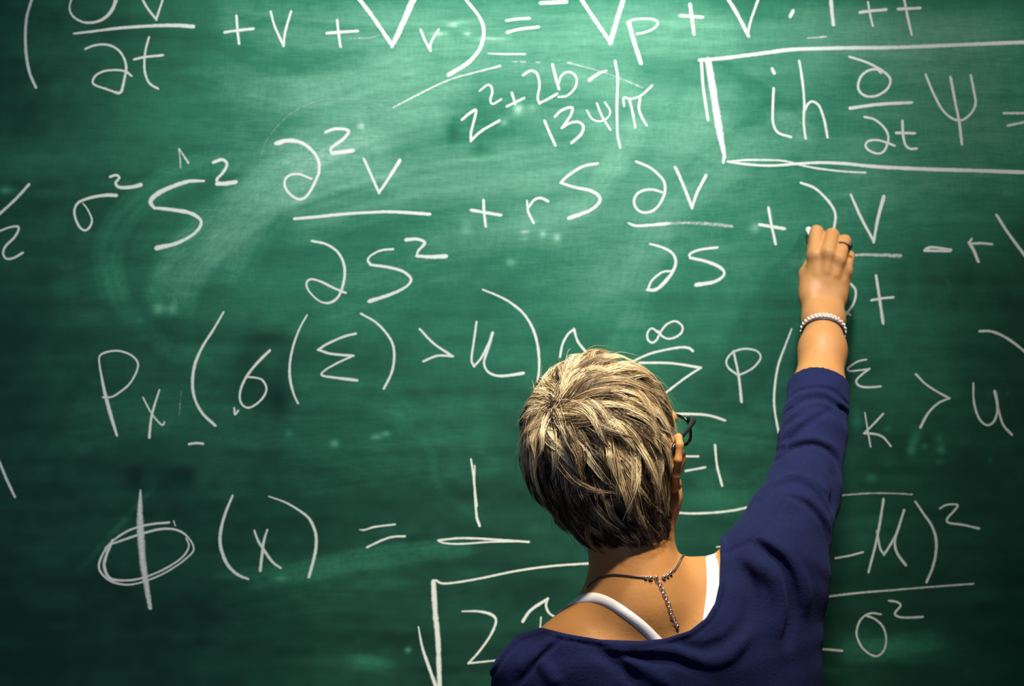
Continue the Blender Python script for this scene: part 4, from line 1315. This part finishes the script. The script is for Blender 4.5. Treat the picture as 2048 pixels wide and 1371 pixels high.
# fly-away hairs: single hairs that stand off
fly = hr_rng.choice(ns, 420, replace=False)
fn = gn[own[fly]]
strand[fly] = strand[fly] + fn * (hr_rng.uniform(0.003, 0.013, (420, 1)) * tt ** 1.5)[..., None] + gs[own[fly]] * (hr_rng.normal(0, 0.008, (420, 1)) * tt ** 2)[..., None]
tint = hr_rng.random(NG)
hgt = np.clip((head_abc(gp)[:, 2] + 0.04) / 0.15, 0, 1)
blond = np.clip((tint - 0.5) * 0.95 + 0.52 + 0.72 * (hgt - 0.50), 0, 1)  # light from above painted in: locks paler towards the crown
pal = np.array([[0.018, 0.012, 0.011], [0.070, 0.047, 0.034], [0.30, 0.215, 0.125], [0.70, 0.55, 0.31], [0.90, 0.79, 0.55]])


def colour(x):
    x = np.clip(x, 0, 1) * 3.999
    i = x.astype(int); fr = (x - i)[..., None]
    return pal[i] * (1 - fr) + pal[np.minimum(i + 1, 4)] * fr


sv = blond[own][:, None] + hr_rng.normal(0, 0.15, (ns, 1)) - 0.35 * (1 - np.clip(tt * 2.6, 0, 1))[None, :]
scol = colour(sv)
tan = nrm(np.gradient(strand, axis=1))
a1 = nrm(np.cross(tan, np.array([0.3, -1.0, 0.2])))
a2 = np.cross(tan, a1)
rs = (hr_rng.uniform(0.00020, 0.00040, ns)[:, None] * np.clip(1.25 - tt ** 3 * 1.05, 0.2, 1)[None, :])
rs[fly] *= 0.55
ring = []
for k in range(3):
    an = 2 * math.pi * k / 3
    ring.append(strand + (a1 * math.cos(an) + a2 * math.sin(an)) * rs[..., None])
sverts = np.stack(ring, 2).reshape(-1, 3)
base = (np.arange(ns)[:, None, None] * SEG + np.arange(SEG - 1)[None, :, None]) * 3
kk = np.arange(3)[None, None, :]
k2 = (kk + 1) % 3
sq = np.stack([base + kk, base + k2, base + 3 + k2, base + 3 + kk], -1).reshape(-1, 4)
scol = np.repeat(scol.reshape(-1, 3), 3, 0)
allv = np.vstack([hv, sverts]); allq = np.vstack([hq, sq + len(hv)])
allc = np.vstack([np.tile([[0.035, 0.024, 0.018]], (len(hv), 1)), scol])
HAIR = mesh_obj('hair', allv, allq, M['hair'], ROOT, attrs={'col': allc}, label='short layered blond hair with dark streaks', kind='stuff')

# ------------------------------------------------------------------ eyeglasses
gl = empty('eyeglasses', hd(0, 0.09, -0.005), label='black-framed eyeglasses worn by the blond woman', cat='glasses')
for s in (1, -1):
    t = np.linspace(0, 2 * math.pi, 28, endpoint=False)
    sx = np.sign(np.cos(t)) * np.abs(np.cos(t)) ** 0.7; sy = np.sign(np.sin(t)) * np.abs(np.sin(t)) ** 0.7
    path = np.array([hd(s * 0.037 + 0.030 * a, 0.100 - 2.0 * (s * 0.037 + 0.030 * a) ** 2, -0.004 + 0.021 * b) for a, b in zip(sx, sy)])
    v, f = tube(path, 0.0022, 6, closed=True)
    rim = mesh_obj('rim', v, f, M['black_plastic'], gl)
    c = path.mean(0)
    lv = np.vstack([path + hf * 0.0008, path - hf * 0.0008, [c + hf * 0.0012], [c - hf * 0.0006]])
    n = len(path)
    lf = [(i, (i + 1) % n, 2 * n) for i in range(n)] + [((i + 1) % n + n, i + n, 2 * n + 1) for i in range(n)]
    mesh_obj('lens', lv, lf, M['lens'], gl, label='clear lens')
    hp = [hd(s * 0.064, 0.092, 0.013), hd(s * 0.073, 0.087, 0.013), hd(s * 0.079, 0.060, 0.010), hd(s * 0.084, 0.015, 0.006), hd(s * 0.085, -0.010, 0.002), hd(s * 0.081, -0.022, -0.018)]
    hp = catmull(np.array(hp), 0.006)
    rr = np.interp(np.linspace(0, 1, len(hp)), [0, .12, .3, 1], [.0030, .0048, .0034, .0022])
    v, f = tube(hp, rr, 8)
    mesh_obj('temple', v, f, M['black_plastic'], gl)
v, f = tube([hd(-0.009, 0.098, 0.004), hd(-0.004, 0.102, 0.008), hd(0.004, 0.102, 0.008), hd(0.009, 0.098, 0.004)], 0.002, 6)
mesh_obj('bridge', v, f, M['black_plastic'], gl)

# ------------------------------------------------------------------ necklace
Zp = lambda pts: np.array([(960 + a / 4.096, 1060 + b / 4.096) for a, b in pts])
nk = empty('necklace', raycast(body_field, Zp([(1440, 395)]))[0][0], label='silver necklace with a chain tail hanging down the bare nape', cat='necklace')
left = Zp([(885, 470), (920, 430), (990, 385), (1080, 362), (1180, 368), (1290, 382), (1370, 390)])
p, n = raycast(body_field, catmull(left, 3))
p, n = p[p[:, 1] < -0.25], n[p[:, 1] < -0.25]
mesh_obj('neck_cord', *tube(p + n * 0.0010, 0.0011, 6), M['dark_cord'], nk, label='thin dark cord')
right = Zp([(1560, 345), (1590, 318), (1620, 270), (1650, 220), (1690, 196)])
p, n = raycast(body_field, catmull(right, 3))
p, n = p[p[:, 1] < -0.25], n[p[:, 1] < -0.25]
mesh_obj('neck_chain', *tube(p + n * 0.0012, 0.0013, 6), M['silver'], nk)
for q, rr in (((1358, 388), 2.0), ((1395, 392), 2.6), ((1438, 388), 2.3), ((1500, 385), 2.6), ((1530, 372), 2.2), ((1553, 350), 2.6)):
    p, n = raycast(body_field, Zp([q]))
    v, f = blob_vf(p[0] + n[0] * 0.002, np.eye(3), np.array([rr * 1.3, rr, rr]) * 0.001, 8, 6)
    mesh_obj('clasp_bead', v, f, M['silver'], nk)
chain = Zp([(1440, 400), (1462, 430), (1485, 475), (1505, 525), (1528, 580), (1548, 635), (1562, 685), (1585, 730), (1612, 785)])
cp, cn = raycast(body_field, catmull(chain, 1.5))
arc = np.concatenate([[0], np.cumsum(np.linalg.norm(np.diff(cp, axis=0), axis=1))])
NL = 14
for i in range(NL):
    s = arc[-1] * (i + 0.5) / NL
    c = np.array([np.interp(s, arc, cp[:, j]) for j in range(3)])
    t = nrm(np.array([np.interp(s + .003, arc, cp[:, j]) - np.interp(s - .003, arc, cp[:, j]) for j in range(3)]))
    n = cn[min(len(cn) - 1, int(i * len(cn) / NL))]
    axis = n if i % 2 == 0 else nrm(n + 0.7 * np.cross(t, n))
    v, f = torus_vf(c + n * 0.0020, axis, 0.0022, 0.00055, 14, 5, stretch=t)
    mesh_obj('chain_link', v, f, M['silver'], nk)
v, f = blob_vf(cp[-1] + cn[-1] * 0.002, np.eye(3), np.array([.0026, .0022, .0026]), 8, 6)
mesh_obj('end_bead', v, f, M['silver'], nk)

# ------------------------------------------------------------------ bracelet
BA = nrm(P(1646, 635, 2.150) - P(1644, 700, 2.105))
BC = P(1645, 655, 2.137)
bx = nrm(np.cross(BA, [0, -1, 0.0])); by = np.cross(BA, bx)
if by[1] > 0: by = -by                                   # towards the lens
brc = empty('bracelet', BC, label='silver beaded bracelet on the wrist of the raised arm', cat='bracelet')


def skin_radius(c, dirn):
    lo_, hi_ = 0.0, 0.06
    for _ in range(24):
        m_ = (lo_ + hi_) / 2
        if body_field((c + dirn * m_)[None])[0] < 0: lo_ = m_
        else: hi_ = m_
    return lo_


NB = 25
path = []
for i in range(NB):
    a = 2 * math.pi * i / NB
    dirn = bx * math.cos(a) + by * math.sin(a)
    path.append(BC + dirn * (skin_radius(BC, dirn) + 0.0018) - BA * 0.0022)
path = np.array(path)
v, f = tube(path, 0.0020, 6, closed=True)
mesh_obj('bead_shadow', v, f, M['dark_cord'], brc, label='dark tube standing in for the shadow under the beads')  # dark tube drawn where the beads shade the skin
bead = None
for row in (0, 1):
    for i in range(NB):
        a = 2 * math.pi * (i + 0.33 * row) / NB
        dirn = bx * math.cos(a) + by * math.sin(a)
        c = BC + dirn * (skin_radius(BC, dirn) + 0.0040) + BA * (0.0012 + 0.0042 * row)
        if bead is None:
            v, f = blob_vf((0, 0, 0), np.eye(3), np.array([.0031, .0017, .0017]), 8, 5)
            bead = mesh_obj('bead', v + c, f, M['pearl'], brc, origin=c)
            o = bead
        else:
            o = bead.copy(); COL.objects.link(o)
            o.location = Vector(c) - wloc(brc)
        tang = nrm(-bx * math.sin(a) + by * math.cos(a)) + BA * 0.25
        o.rotation_euler = Vector(tang).to_track_quat('X', 'Z').to_euler()

# ------------------------------------------------------------------ ring
rc = pip['ring'] * 0.62 + mc['ring'] * 0.38
rax = nrm(pip['ring'] - mc['ring'])
rg = empty('finger_ring', rc, label='dark ring on the third finger of the raised hand', cat='ring')
v, f = torus_vf(rc, rax, 0.0114, 0.0013, 24, 6)
mesh_obj('ring_band', v, f, M['dark_cord'], rg)
st = rc + nrm(np.array([0.75, -0.65, 0.1]) - np.dot([0.75, -0.65, 0.1], rax) * rax) * 0.0128
v, f = blob_vf(st, np.eye(3), np.array([.0042, .0034, .0052]), 10, 6)
mesh_obj('ring_stone', v, f, M['stone'], rg)

# ------------------------------------------------------------------ chalk
a, b = P(1616, 457, 2.2935), P(1637, 498, 2.262)
pts = np.array([a, a + (b - a) * .06, b - (b - a) * .03, b])
v, f = tube(pts, [0.0040, 0.0050, 0.0050, 0.0044], 14)
set_props(mesh_obj('chalk_stick', v, f, M['chalk_stick'], smooth=True),
          label='white chalk stick held in the raised hand against the board', cat='chalk')
